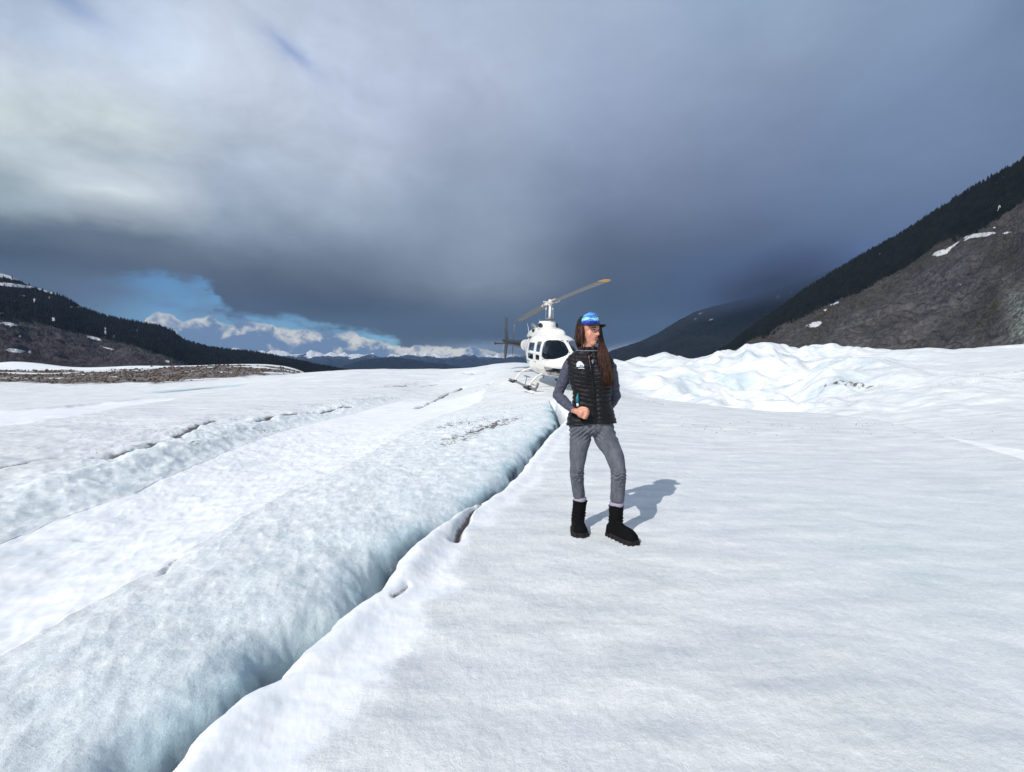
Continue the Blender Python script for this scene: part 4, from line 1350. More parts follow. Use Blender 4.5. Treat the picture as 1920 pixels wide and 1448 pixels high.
        # white pitch horn and grip
        obj_from('blade_grip', *join([box(s * .45, 0, .02, .42, .17, .08), box(s * .62, s * .10, .0, .2, .05, .05)]), white, hub, False)

    # tail: horizontal stabiliser, fin, tail rotor, guard
    v = []
    def wing(pts, thick, name, mat):
        """flat tapering surface with an aerofoil section: pts (lead, trail) pairs of corners"""
        rings = []
        for (lead, trail) in pts:
            lead, trail = Vector(lead), Vector(trail); m_ = (lead + trail) / 2; d = (lead - trail) / 2
            nrm = thick
            rings.append(np.array([tuple(m_ + d * math.cos(a) + Vector(nrm) * math.sin(a)) for a in np.linspace(0, 2 * math.pi, 15)[:-1]]))
        vv, ff = ring_loft(rings)
        return obj_from(name, vv, ff, mat, root)
    wing([((-4.05, -1.0, 1.38), (-4.42, -1.0, 1.38)), ((-4.0, -.2, 1.38), (-4.45, -.2, 1.38)), ((-4.0, .2, 1.38), (-4.45, .2, 1.38)), ((-4.05, 1.0, 1.38), (-4.42, 1.0, 1.38))], (0, 0, .035), 'stabiliser', dark)
    for s in (-1, 1):
        wing([((-4.1, s * 1.0, 1.32), (-4.4, s * 1.0, 1.32)), ((-4.1, s * 1.01, 1.44), (-4.4, s * 1.01, 1.44))], (0, .012, 0), 'stabiliser_tip', dark)
    finm, _, _ = material('fin_grey', srgb(56, 60, 70), .5)
    wing([((-6.28, .05, 2.58), (-6.62, .05, 2.58)), ((-6.12, .05, 1.9), (-6.62, .05, 1.9)), ((-5.95, .05, 1.42), (-6.55, .05, 1.42)), ((-6.15, .05, 1.0), (-6.62, .05, 1.0)), ((-6.35, .05, .50), (-6.65, .05, .50))], (0, .045, 0), 'tail_fin', finm)
    tr = obj_from('tail_rotor_gearbox', *tube([(-6.05, .05, 1.46), (-6.05, .32, 1.46)], .05, 12), dark, root)
    for s in (1, -1):
        d = Vector((math.cos(R(80)), 0, math.sin(R(80)))) * s
        wing([(Vector((-6.05, .33, 1.46)) + d * .08 + Vector((.05, 0, -.05)) * s, Vector((-6.05, .33, 1.46)) + d * .08 - Vector((.05, 0, -.05)) * s),
              (Vector((-6.05, .33, 1.46)) + d * .82 + Vector((.05, 0, -.05)) * s, Vector((-6.05, .33, 1.46)) + d * .82 - Vector((.05, 0, -.05)) * s)], (0, .012, 0), 'tail_rotor_blade', blade_m)
    p, r_ = smooth_path([(-6.4, .03, 1.38), (-6.75, .03, 1.2), (-6.9, .03, 1.0)], [.014] * 3)
    obj_from('tail_guard', *tube(p, r_, 8), steel, root)
    # whip aerials
    p, r_ = smooth_path([(-2.5, .0, 1.76), (-2.55, .0, 2.05), (-2.75, 0, 2.28)], [.012, .008, .004])
    obj_from('aerial', *tube(p, r_, 6), white, root)
    obj_from('aerial', *tube([(-1.5, .12, 2.05), (-1.5, .12, 2.42)], [.012, .005], 6), white, root)
    obj_from('aerial', *tube([(-.4, 0, .5), (-.5, 0, .2)], [.01, .006], 6), dark, root)
    obj_from('pitot_tube', *tube([(2.42, 0, 1.0), (2.7, 0, 1.0)], .012, 8), steel, root)
    # landing gear
    for s in (-1, 1):
        p, r_ = smooth_path([(-1.75, s * .97, .05), (-1.2, s * .97, .045), (1.2, s * .97, .045), (1.5, s * .97, .07), (1.68, s * .97, .18), (1.74, s * .97, .28)], [.04] * 6, 8)
        obj_from('skid', *tube(p, r_, 12), grey, root)
        for f in (-1.05, .92):
            bevelled(obj_from('snow_pad', *box(f - .1, s * .97, .025, .62, .30, .03), dark, root, False), .012)
        bevelled(obj_from('step', *box(.25, s * .88, .36, .5, .10, .03), grey, root, False), .01)
        obj_from('step_strut', *tube([(.25, s * .95, .06), (.25, s * .88, .36)], .014, 8), grey, root)
        v, f = ellipsoid((1.1, s * .30, .50), (.10, .09, .10)); obj_from('landing_light', v, f, steel, root)
    for f in (.85, -.95):
        p, r_ = smooth_path([(f, -.97, .06), (f, -.86, .28), (f, -.55, .50), (f, 0, .56), (f, .55, .50), (f, .86, .28), (f, .97, .06)], [.033] * 7, 8)
        obj_from('cross_tube', *tube(p, r_, 12), white, root)
    for f in (.85, -.95):
        for s in (-1, 1):
            obj_from('skid_clamp', *box(f, s * .97, .06, .14, .10, .10), dark, root, False)
    return root


build_helicopter()

# ------------------------------------------------------------------ the woman
YP = 3.68


def wp(px, py, Y=YP):
    return Vector(tuple(at(px, py, Y)))


def remeshed(name, parts, voxel, mat, parent, smooth_it=4, fn=None):
    v, f = join(parts)
    me = bpy.data.meshes.new(name); me.from_pydata(v, [], f); me.update()
    bm = bmesh.new(); bm.from_mesh(me); bmesh.ops.recalc_face_normals(bm, faces=bm.faces); bm.to_mesh(me); bm.free()
    tmp = bpy.data.objects.new('tmp', me); col.objects.link(tmp)
    r_ = tmp.modifiers.new('r', 'REMESH'); r_.mode = 'VOXEL'; r_.voxel_size = voxel
    if smooth_it:
        s_ = tmp.modifiers.new('s', 'SMOOTH'); s_.factor = .5; s_.iterations = smooth_it
    dg = bpy.context.evaluated_depsgraph_get()
    ev = tmp.evaluated_get(dg)
    out = bpy.data.meshes.new_from_object(ev)
    bpy.data.objects.remove(tmp); bpy.data.meshes.remove(me)
    out.name = name
    if fn:
        n = len(out.vertices); co = np.zeros(n * 3, np.float32); out.vertices.foreach_get('co', co)
        no = np.zeros(n * 3, np.float32); out.vertices.foreach_get('normal', no)
        co = fn(co.reshape(-1, 3), no.reshape(-1, 3))
        out.vertices.foreach_set('co', co.astype(np.float32).ravel()); out.update()
    return link(name, out, mat, parent)


def limb(pts, radii, k=6, n=18, squash=None):
    p, r_ = smooth_path(pts, radii, k)
    return tube(p, r_, n)


def build_woman():
    gz1, gz2 = ground_z(.53, 3.72), ground_z(.84, 3.56)
    root = empty('person', (.68, 3.66, (gz1 + gz2) / 2))
    tag(root, 'woman in black quilted vest, grey jeans and blue fronted cap standing on the ice', 'person')
    off = root.location.copy()
    root_children = []
    # materials
    skin, g, b = material('skin', srgb(206, 150, 126), .45)
    b.inputs['Subsurface Weight'].default_value = .08; b.inputs['Subsurface Radius'].default_value = (.02, .008, .004)
    geo = g.new('ShaderNodeNewGeometry').outputs['Position']
    g.put(b.inputs['Base Color'], g.mix(g.step(g.noise(geo, 14, 4, .6), .4, .65), srgb(208, 150, 124), srgb(198, 134, 112)))
    vestm, g, b = material('vest_nylon', srgb(24, 23, 28), .5)
    b.inputs['Specular IOR Level'].default_value = .22
    geo = g.new('ShaderNodeNewGeometry').outputs['Position']
    nn = g.noise(geo, 60, 5, .65)
    g.put(b.inputs['Base Color'], g.mix(g.step(nn, .4, .6), srgb(13, 12, 16), srgb(22, 20, 25)))
    b.inputs['Sheen Weight'].default_value = .1
    add_bump(g, b, nn, .5, .006)
    shirtm, g, b = material('shirt_knit', srgb(66, 66, 94), .85)
    geo = g.new('ShaderNodeNewGeometry').outputs['Position']
    nn = g.noise(geo, 45, 5, .65)
    g.put(b.inputs['Base Color'], g.mix(g.step(nn, .35, .65), srgb(62, 64, 80), srgb(80, 82, 98)))
    add_bump(g, b, nn, .4, .004)
    jeansm, g, b = material('denim', srgb(84, 86, 104), .85)
    geo = g.new('ShaderNodeNewGeometry').outputs['Position']
    nn = g.noise(g.mapping(geo, scale=(1, 1, .35)), 26, 6, .7)
    c = g.mix(g.step(nn, .34, .68), srgb(80, 83, 93), srgb(105, 108, 116))
    c = g.mix(g.step(g.noise(geo, 420, 2, .5), .45, .7, 0, .35), c, srgb(50, 52, 66))
    g.put(b.inputs['Base Color'], c); add_bump(g, b, nn, .5, .006)
    cuffm, _, _ = material('denim_cuff', srgb(156, 150, 168), .9)
    bootm, g, b = material('boot_suede', srgb(10, 10, 12), .85)
    b.inputs['Specular IOR Level'].default_value = .15
    geo = g.new('ShaderNodeNewGeometry').outputs['Position']
    add_bump(g, b, g.noise(geo, 90, 5, .7), .6, .005)
    solem, _, _ = material('rubber', srgb(20, 18, 20), .8)
    hairm, g, b = material('hair', srgb(58, 34, 24), .6)
    b.inputs['Specular IOR Level'].default_value = .3
    geo = g.new('ShaderNodeNewGeometry').outputs['Position']
    hn = g.noise(g.mapping(geo, scale=(1, 1, .06)), 190, 3, .6)
    g.put(b.inputs['Base Color'], g.ramp(hn, [(.32, srgb(24, 13, 10)), (.5, srgb(52, 30, 22)), (.66, srgb(98, 60, 42))]))
    capm, _, _ = material('cap_black', srgb(14, 15, 20), .8)

    def P(px, py, Y=YP): return tuple(wp(px, py, Y))
    inv = Vector((0, 0, 0))

    # head frame
    yaw = R(40)
    hf = Vector((math.sin(yaw), -math.cos(yaw), -.06)).normalized()      # where the face points
    hr = Vector((math.cos(yaw), math.sin(yaw), 0)).normalized()          # her left, to the right in the picture
    hu = hr.cross(hf) * 1.0
    if hu.z < 0: hu = -hu
    rotm = Matrix((hr, hf, hu)).transposed()                              # columns: right, forward, up
    HC = wp(1103, 621.5)                                                    # middle of the skull

    def H(r_, f_, u_): return tuple(HC + hr * r_ + hf * f_ + hu * u_)

    def he(r_, f_, u_, rx, ry, rz, n=14): return ellipsoid(H(r_, f_, u_), (rx, ry, rz), rotm, n)
    head = [he(0, -.02, .035, .074, .092, .085), he(0, .018, -.035, .060, .066, .082), he(0, .045, -.088, .034, .036, .032),
            he(.030, .038, -.034, .028, .032, .038), he(-.030, .038, -.034, .028, .032, .038),               # cheeks
            he(0, .070, .030, .045, .020, .026),                                                              # brow
            limb([H(0, .078, .016), H(0, .090, -.004), H(0, .0995, -.022), H(0, .088, -.032)], [.006, .0078, .0095, .007], 5, 12),
            he(.008, .089, -.026, .0065, .008, .0055, 8), he(-.008, .089, -.026, .0065, .008, .0055, 8),
            he(0, .074, -.052, .026, .013, .012, 8), he(0, .074, -.068, .020, .012, .010, 8),
            he(.076, -.005, -.01, .008, .018, .030, 8), he(-.076, -.005, -.01, .008, .018, .030, 8)]
    neck = [limb([tuple(HC + Vector((-.005, .015, -.05))), P(1103, 662), P(1104, 680)], [.056, .052, .06], 4)]
    torso = [limb([P(1104, 672), P(1104, 700), P(1106, 745), P(1108, 790), P(1108, 806)], [.07, .088, .082, .085, .085], 5, 24)]
    # her right arm (left in the picture): bent, fist at the waist
    S1, E1, W1 = P(1071, 678, 3.68), P(1045, 741, 3.74), P(1076, 771, 3.545)
    S2, E2, W2 = P(1142, 682, 3.70), P(1155, 742, 3.80), P(1136, 775, 3.86)
    arms = [limb([S1, E1], [.036, .030]), limb([E1, W1], [.030, .021]), limb([S2, E2], [.036, .030]), limb([E2, W2], [.030, .022]), limb([S1, P(1104, 684), S2], [.045, .07, .045])]
    HC1 = wp(1090, 775, 3.525)

    def hand(c, ax, up, out, mirror=1):
        """fist: ax = from wrist to knuckles, up = towards the thumb, out = back of the hand"""
        ps = [limb([tuple(c - ax * .06), tuple(c - ax * .01), tuple(c + ax * .022)], [.021, .026, .026], 4, 14),
              ellipsoid(tuple(c), (.030, .030, .036), Matrix((ax, out, up)).transposed(), 12)]
        for i, (du, ln, rr_) in enumerate([(.030, .034, .0092), (.0105, .038, .0096), (-.009, .035, .0092), (-.027, .028, .0080)]):
            k0 = c + ax * .018 + up * du
            k1 = k0 + ax * ln * .8 + out * .006
            k2 = k1 - out * .024 + ax * .004
            k3 = k2 - ax * .022 - out * .004
            ps.append(tube([tuple(k0), tuple(k0.lerp(k1, .5)), tuple(k1), tuple(k1.lerp(k2, .55)), tuple(k2), tuple(k3)], [rr_ * 1.05, rr_, rr_ * 1.02, rr_ * .95, rr_ * .95, rr_ * .8], 10))
        t0 = c - ax * .03 + up * .022
        ps.append(tube([tuple(t0), tuple(c + up * .042 - ax * .004), tuple(c + up * .047 + ax * .022 - out * .004), tuple(c + up * .042 + ax * .043 - out * .010)], [.012, .0115, .0105, .008], 10))
        return ps
    ax1 = (Vector(W1) - Vector(E1)).normalized(); ax1 = (ax1 + Vector((.5, .15, .12))).normalized()
    up1 = (Vector((0.1, 0, 1)) - ax1 * ax1.dot(Vector((.1, 0, 1)))).normalized(); out1 = ax1.cross(up1)
    if out1.y > 0: out1 = -out1
    hands = hand(HC1, ax1, up1, out1)
    ax2 = (Vector(W2) - Vector(E2)).normalized(); up2 = (Vector((0, 0, 1)) - ax2 * ax2.z).normalized(); out2 = ax2.cross(up2)
    if out2.y < 0: out2 = -out2
    hands += hand(Vector(W2) + ax2 * .07, ax2, up2, out2)
    legs = []
    HL, KL, AL = P(1087, 802, 3.69), P(1084, 884, 3.71), P(1089, 948, 3.79)
    HR, KR, AR = P(1131, 802, 3.68), P(1160, 884, 3.60), P(1158, 952, 3.66)
    legs += [limb([HL, KL], [.070, .045]), limb([KL, AL], [.045, .035]), limb([HR, KR], [.070, .045]), limb([KR, AR], [.045, .035])]
    remeshed('body', head + neck + torso + arms + hands + legs, .0042, skin, root, 3)

    # --- face: eyes, brows, lips
    eyem, _, _ = material('eye_white', srgb(190, 180, 176), .2); irm, _, _ = material('eye_dark', srgb(36, 24, 20), .15)
    browm, _, _ = material('brow_hair', srgb(54, 34, 26), .8); lipm, _, _ = material('lips', srgb(158, 56, 60), .5)
    teethm, _, _ = material('teeth', srgb(225, 218, 208), .3)
    for s in (-1, 1):
        e = obj_from('eye', *he(s * .030, .0755, .004, .0125, .008, .0065, 10), eyem, root)
        obj_from('iris', *he(s * .030 + .002, .0815, .004, .0052, .0035, .0052, 8), irm, e)
        obj_from('eyelid', *tube([H(s * .046, .072, .003), H(s * .040, .079, .0095), H(s * .030, .0835, .0115), H(s * .018, .080, .007)], [.0015, .0028, .0030, .002], 6), irm, root)
        obj_from('eyebrow', *tube([H(s * .052, .070, .020), H(s * .040, .082, .027), H(s * .026, .089, .0265), H(s * .014, .089, .023)], [.0015, .0035, .004, .003], 6), browm, root)
    lo = obj_from('lips', *join([tube([H(-.029, .068, -.0485), H(-.015, .083, -.0495), H(-.004, .087, -.049), H(0, .0865, -.050), H(.004, .087, -.049), H(.015, .083, -.0495), H(.029, .068, -.0485)], [.0014, .0032, .0036, .003, .0036, .0032, .0014], 8),
                                tube([H(-.028, .068, -.050), H(-.014, .0825, -.0625), H(0, .086, -.0655), H(.014, .0825, -.0625), H(.028, .068, -.050)], [.0014, .0038, .0044, .0038, .0014], 8)]), lipm, root)
    obj_from('teeth', *tube([H(-.021, .0745, -.0535), H(0, .0845, -.0565), H(.021, .0745, -.0535)], [.0025, .0040, .0025], 8), teethm, root)

    # --- shirt: sleeves, collar
    rs = random.Random(3)

    def wrinkle(amp, fx, fz, seed):
        def f(co, no):
            w = fbm(co[:, 0] * fx + co[:, 1] * fx * .6, co[:, 2] * fz + co[:, 1] * fx * .4, 3, seed)
            return co + no * (amp * w)[:, None]
        return f

    def sleeve(S, E, W, seed):
        S, E, W = Vector(S), Vector(E), Vector(W)
        up_ = S + (S - Vector(P(1104, 676))).normalized() * -.02
        return [limb([tuple(up_ + Vector((0, 0, .0))), tuple(S.lerp(E, .15)), tuple(S.lerp(E, .55)), tuple(E)], [.052, .053, .046, .040], 8), ellipsoid(tuple(E), (.040, .040, .040)),
                limb([tuple(E), tuple(E.lerp(W, .3)), tuple(E.lerp(W, .98))], [.040, .043, .027], 8)]
    remeshed('shirt', sleeve(S1, E1, W1, 1) + sleeve(S2, E2, W2, 2) + [limb([P(1104, 690), P(1104, 672), P(1104, 662), P(1104, 655)], [.10, .075, .058, .056], 5)], .006, shirtm, root, 3, wrinkle(.009, 16, 26, 5))
    # dark collar of the vest with a light piping
    trim, _, _ = material('collar_trim', srgb(120, 122, 138), .7); orange, _, _ = material('zip_orange', srgb(190, 88, 60), .6)
    teal, g, b = material('teal_lining', srgb(28, 120, 136), .6)
    zipm, _, _ = material('zip_black', srgb(12, 12, 14), .35)
    print_w, _, _ = material('emblem_white', srgb(226, 230, 238), .6); print_b, _, _ = material('emblem_blue', srgb(70, 110, 190), .6)

    # --- vest: one quilted shell, every baffle swelling between its seams
    rows = [(794, 1064, 1156, .118), (786, 1065, 1155, .120), (770, 1070, 1150, .116), (752, 1075, 1144, .102), (735, 1075, 1145, .102), (715, 1068, 1149, .116), (697, 1063, 1150, .118), (684, 1061, 1151, .108),
            (674, 1062, 1149, .092), (668, 1066, 1145, .080), (663, 1074, 1136, .070), (659, 1080, 1129, .064), (655, 1084, 1125, .062), (651, 1086, 1123, .061)]
    zt = [wp(0, r_[0]).z for r_ in rows][::-1]
    lx = [wp(r_[1], 700).x for r_ in rows][::-1]; rx = [wp(r_[2], 700).x for r_ in rows][::-1]; dp = [r_[3] for r_ in rows][::-1]
    zt, lx, rx, dp = map(np.array, (zt, lx, rx, dp))
    zs = np.linspace(zt.min(), zt.max(), 230)
    o_ = np.argsort(zt)
    def sm(a):
        v = np.interp(zs, zt[o_], a[o_]); k = np.ones(9) / 9; vp = np.pad(v, 4, 'edge'); return np.convolve(vp, k, 'valid')
    LX, RX, DP = sm(lx), sm(rx), sm(dp)
    N = 140
    th = np.linspace(0, 2 * math.pi, N + 1)[:-1]
    Zg, TH = np.meshgrid(zs, th, indexing='ij')
    cx = ((LX + RX) / 2)[:, None]; hw = ((RX - LX) / 2)[:, None]; hd = DP[:, None]
    pitch = .0335
    # seams droop towards the zip like a chevron
    front = np.clip(-np.sin(TH), 0, 1)
    dz = -.022 * np.abs(np.cos(TH)) + .007 * fbm(TH * 2.0, Zg * 7, 2, 71)
    ph = (Zg + dz) / pitch
    puff = np.abs(np.sin(ph * math.pi)) ** .45
    amp = .0085 * np.where(Zg > wp(0, 664).z, .5, 1)
    # zip line at the front: x near the middle, pulls the cloth in
    ex = 2.4
    ct, st_ = np.cos(TH), np.sin(TH)
    rad = 1.0
    X = cx + (hw + amp * puff - .004) * np.sign(ct) * np.abs(ct) ** (2 / ex)
    Yv = YP + .005 + (hd + amp * puff - .004) * np.sign(st_) * np.abs(st_) ** (2 / ex)
    bust = np.exp(-((Zg - wp(0, 703).z) / .055) ** 2)
    Yv -= front ** 2 * .022 * bust * (np.exp(-((X - cx - .065) / .05) ** 2) + np.exp(-((X - cx + .065) / .05) ** 2))
    zipx = cx + .012 + (wp(0, 690).z - Zg) * .035
    pull = np.exp(-((X - zipx) / .011) ** 2) * (st_ < 0)
    Yv += pull * .009
    wr = .004 * fbm(X * 18, Zg * 30, 3, 73) + .006 * fbm(X * 6 + 3, Zg * 10, 2, 75)
    X += ct * wr; Yv += st_ * wr
    # open lower front, hem slightly flared and uneven
    Zg2 = Zg + np.where(Zg < zs[0] + .05, (.010 * np.cos(TH) - .006 * np.cos(TH * 2)) * (1 - (Zg - zs[0]) / .05), 0)
    co = np.stack([X, Yv, Zg2], -1).reshape(-1, 3)
    fs = [(i * N + j, i * N + (j + 1) % N, (i + 1) * N + (j + 1) % N, (i + 1) * N + j) for i in range(len(zs) - 1) for j in range(N)]
    vest = obj_from('vest', co, fs, vestm, root)
    so = vest.modifiers.new('t', 'SOLIDIFY'); so.thickness = .010; so.offset = -1

    def on_vest(px, py, out=.004):
        """point on the front skin of the vest seen at a pixel"""
        tgt = wp(px, py, YP - .11)
        z = tgt.z; i = int(np.argmin(np.abs(zs - z)))
        row = np.arange(N)[st_[0] < 0] if False else np.nonzero(st_[i] < 0)[0]
        j = row[np.argmin(np.abs(X[i, row] - tgt.x))]
        return (tgt.x, float(Yv[i, j]) - out, z)
    zp = [on_vest(1104 + (y - 664) * .12, y, .003) for y in range(664, 792, 5)]
    obj_from('zip', *tube(zp, .0045, 6), zipm, root)
    obj_from('zip_pull', *tube([on_vest(1105, 667, .010), on_vest(1105, 672, .012)], .003, 6), orange, root)
    # shoulder yokes over the sleeve heads
    for s, S_ in ((-1, S1), (1, S2)):
        S_ = Vector(S_)
        c0 = Vector((S_.x - s * .018, S_.y, S_.z + .012))
        pts = []
        nr, ns = 26, 40
        vv, ff = [], []
        for i in range(nr):
            a = i / (nr - 1)
            for j in range(ns):
                t = 2 * math.pi * j / ns
                # dome over the shoulder joint
                lat = a * math.pi * .5
                rr_ = .066 + .006 * abs(math.sin(a * math.pi * 4.5)) ** .5
                d = Vector((s * math.sin(lat) * .30 + 0, math.cos(t) * math.sin(lat), math.sin(t) * math.sin(lat)))
                vv.append(tuple(c0 + Vector((s * (math.cos(lat) * .052) - s * .02, math.cos(t) * math.sin(lat) * rr_ * 1.15, math.sin(t) * math.sin(lat) * rr_ * .95))))
        for i in range(nr - 1):
            for j in range(ns):
                k = (j + 1) % ns
                ff.append((i * ns + j, i * ns + k, (i + 1) * ns + k, (i + 1) * ns + j))
        obj_from('shoulder_yoke', vv, ff, vestm, root)
    # collar piping
    pip = []
    for a in np.linspace(math.pi * 1.02, math.pi * 1.98, 18):
        i = int(len(zs) * .955)
        hwc, hdc = (RX[i] - LX[i]) / 2, DP[i]
        pip.append(((LX[i] + RX[i]) / 2 + (hwc + .006) * math.cos(a), YP + .005 + (hdc + .006) * math.sin(a), zs[i] - .006 * math.sin(a) * -1))
    obj_from('collar_piping', *tube(pip, .0042, 6), trim, root)
    # chest emblem: white mountain under blue sky with a short line of print below
    def patch(pts, name, mat, parent=root, out=.007):
        v = [on_vest(*p, out) for p in pts]
        back = [(a, b_ + .003, c_) for a, b_, c_ in v]
        n_ = len(v)
        f = [tuple(range(n_)), tuple(range(2 * n_ - 1, n_ - 1, -1))] + [(i, n_ + i, n_ + (i + 1) % n_, (i + 1) % n_) for i in range(n_)]
        ym = min(q[1] for q in v)
        v = [(a, ym, c_) for a, b_, c_ in v]; back = [(a, ym + .02, c_) for a, b_, c_ in v]
        return obj_from(name, v + back, f, mat, parent, False)
    em = patch([(1081, 688), (1081, 682), (1083.5, 678.5), (1086, 677.5), (1089, 678), (1093, 682), (1095, 685), (1094, 688), (1091, 689)], 'emblem', print_w)
    patch([(1081.6, 684), (1082.3, 680.5), (1085, 679), (1086.5, 681), (1085, 684.5), (1083, 686)], 'emblem_sky', print_b, em, .0085)
    patch([(1085, 688), (1088, 684.5), (1090, 686), (1092, 684.5), (1093.5, 687.5)], 'emblem_ridge', trim, em, .0085)
    patch([(1084, 690.2), (1095, 690.2), (1095, 691.4), (1084, 691.4)], 'emblem_print', print_w, em, .0075)
    patch([(1109, 676), (1113, 674), (1113, 680), (1111, 683)], 'chest_mark', trim, root, .006)
    # side pocket: dark zip and teal lining with white tag
    obj_from('pocket_zip', *tube([on_vest(1088, y, .004) for y in range(729, 760, 4)], .004, 6), zipm, root)
    v = [on_vest(1081, 745, .006), on_vest(1086.5, 738, .006), on_vest(1087.5, 757, .006), on_vest(1081, 758, .006)]
    pk = obj_from('pocket_lining', *join([tube([on_vest(1085, 739, .002), on_vest(1084, 748, .003), on_vest(1084.5, 757, .003)], [.004, .012, .013], 10)]), teal, root)
    obj_from('pocket_tag', *tube([on_vest(1084, 757.5, .008), on_vest(1084.5, 763, .008)], [.009, .010], 8), print_w, root)

    # --- jeans
    def jw(co, no):
        z = co[:, 2]
        w = .004 * fbm(co[:, 0] * 12, z * 12, 3, 91)
        for zk, k in ((wp(0, 884).z, 1.0), (wp(0, 897).z, .8), (wp(0, 915).z, .35), (wp(0, 925).z, .5)):
            w = w + .0045 * k * np.exp(-((z - zk) / .035) ** 2) * np.sin((z - zk) * 240 + 14 * fbm(co[:, 0] * 12, z * 12 + co[:, 1] * 9, 3, 93)) * (.5 + 1.2 * np.clip(fbm(co[:, 0] * 20 + 7, z * 20, 2, 94) + .4, 0, 1))
        w = w + .006 * np.exp(-((z - wp(0, 812).z) / .05) ** 2) * np.sin((z + np.abs(co[:, 0] - wp(1110, 700).x) * .9) * 170)
        return co + no * w[:, None]
    pel = [limb([P(1109, 778), P(1109, 795)], [.135, .14], 3, 26)]
    pv, pf = pel[0]
    pv = [(a, YP + (b_ - YP) * .78, c_) for a, b_, c_ in pv]
    pel = [(pv, pf), ellipsoid(P(1109, 800), (.135, .108, .075), None, 18)]
    jl = lambda a, b_, t: tuple(Vector(a).lerp(Vector(b_), t))
    AL2, AR2 = P(1089, 938, 3.785), P(1158, 942, 3.64)
    remeshed('jeans', pel + [limb([P(1090, 795, 3.68), P(1089, 822, 3.69), P(1085, 850, 3.70), P(1083, 880, 3.69), P(1083, 900, 3.72), P(1087, 932, 3.785)], [.092, .084, .070, .056, .053, .050], 8, 24),
                             limb([P(1128, 795, 3.68), P(1136, 822, 3.67), P(1151, 850, 3.63), P(1160, 880, 3.585), P(1161, 900, 3.61), P(1159, 940, 3.65)], [.092, .088, .073, .060, .057, .055], 8, 24)], .006, jeansm, root, 2, jw)
    seam_m, _, _ = material('seam_thread', srgb(150, 148, 160), .8)
    for c, Yk, r_ in (((1089, 934), 3.785, .052), ((1158.5, 944), 3.645, .056)):
        cv = P(c[0], c[1], Yk); cv2 = P(c[0] - .5, c[1] + 10, Yk)
        bevelled(obj_from('jeans_cuff', *tube([cv, cv2], [r_, r_ * .97], 24), cuffm, root), .004)
    # waistband
    obj_from('waistband', *tube([(wp(1109, 0).x + .137 * math.cos(a), YP + .104 * math.sin(a), wp(0, 789).z) for a in np.linspace(0, 2 * math.pi, 25)], .009, 6), jeansm, root)

    # --- boots
    def boot(toe, heel, top, gz, turn):
        """toe, heel on the ice; top = centre of the shaft opening"""
        toe, heel, top = Vector(toe), Vector(heel), Vector(top)
        toe.z = heel.z = gz
        d = (toe - heel).normalized(); sd = Vector((-d.y, d.x, 0)); Lf = (toe - heel).length
        outl = []
        rings = []
        # foot: cross-sections along its length
        for t, w_, h_ in [(.0, .032, .06), (.04, .044, .085), (.15, .050, .11), (.35, .050, .12), (.5, .052, .105), (.65, .057, .090), (.8, .059, .080), (.92, .052, .068), (.985, .036, .052), (1.0, .020, .036)]:
            c = heel + d * Lf * t + Vector((0, 0, .028))
            rings.append(np.array([tuple(c + sd * w_ * math.cos(a) * (1 if math.sin(a) > 0 else 1.06) + Vector((0, 0, (h_ if math.sin(a) > 0 else .02) * math.sin(a) * (.92 if math.sin(a) > 0 else 1)))) for a in np.linspace(0, 2 * math.pi, 25)[:-1]]))
        foot = ring_loft(rings)
        an = heel + d * Lf * .27 + Vector((0, 0, .08))
        sh = limb([tuple(heel + d * Lf * .30 + Vector((0, 0, .05))), tuple(an), tuple(an.lerp(top, .55)), tuple(top)], [.052, .054, .055, .057], 6, 24)

        def puck(co, no):
            w = .0045 * fbm(co[:, 0] * 16, co[:, 2] * 34, 3, 97)
            w = w + .005 * np.exp(-((co[:, 2] - gz - .125) / .035) ** 2) * np.sin(co[:, 2] * 260 + 3 * co[:, 0] * 20)
            return co + no * w[:, None]
        be = empty('boot'); be.parent = root
        remeshed('boot_upper', [foot, sh], .006, bootm, be, 3, puck)
        # sole with lugs
        sv, sf = [], []
        outl = []
        for a in np.linspace(0, 2 * math.pi, 41)[:-1]:
            t = .5 + .5 * math.cos(a)
            w_ = np.interp(t, [0, .05, .3, .6, .8, .95, 1], [.012, .044, .052, .060, .064, .048, 0.012])
            outl.append(heel + d * (Lf * (t * 1.03 - .015)) + sd * w_ * (1 if math.sin(a) >= 0 else -1))
        zb = gz - .012
        rings = [np.array([(p.x, p.y, zb + h_) for p in outl]) for h_ in (0.0, .022, .046)]
        obj_from('boot_sole', *ring_loft(rings), solem, be, False)
        lug = []
        for k in range(0, 40, 2):
            p = outl[k]; c = heel + d * Lf * .5
            q = p + (p - c).normalized() * .004
            lug.append(box(q.x, q.y, zb + .012, .014, .014, .026))
        obj_from('sole_lugs', *join(lug), solem, be, False)['kind'] = 'stuff'
        fr = []
        for a in np.linspace(0, 2 * math.pi, 29):
            fr.append(tuple(top + Vector((.055 * math.cos(a), .055 * math.sin(a), .001))))
        obj_from('boot_rim', *tube(fr, .006, 8), bootm, be)
        lc = []
        for k in range(5):
            t = .36 + .055 * k
            c = heel + d * Lf * t + Vector((0, 0, .135 - .016 * k + .006))
            lc.append(tube([tuple(c - sd * .024), tuple(c + Vector((0, 0, .006))), tuple(c + sd * .024)], .003, 6))
        obj_from('boot_laces', *join(lc), solem, be)
        return be
    gA = ground_z(wp(1089, 1000, 3.62).x, 3.66); gB = ground_z(.86, 3.5)
    tA = at(1091, 1005, 3.60); tA[2] = 0
    boot((.535, 3.585, 0), (.535, 3.835, 0), P(1089, 942, 3.785), gA, 0)
    boot((.915, 3.425, 0), (.765, 3.665, 0), P(1157.5, 952, 3.645), gB, 0)

    # --- cap
    cap = empty('cap'); cap.parent = root
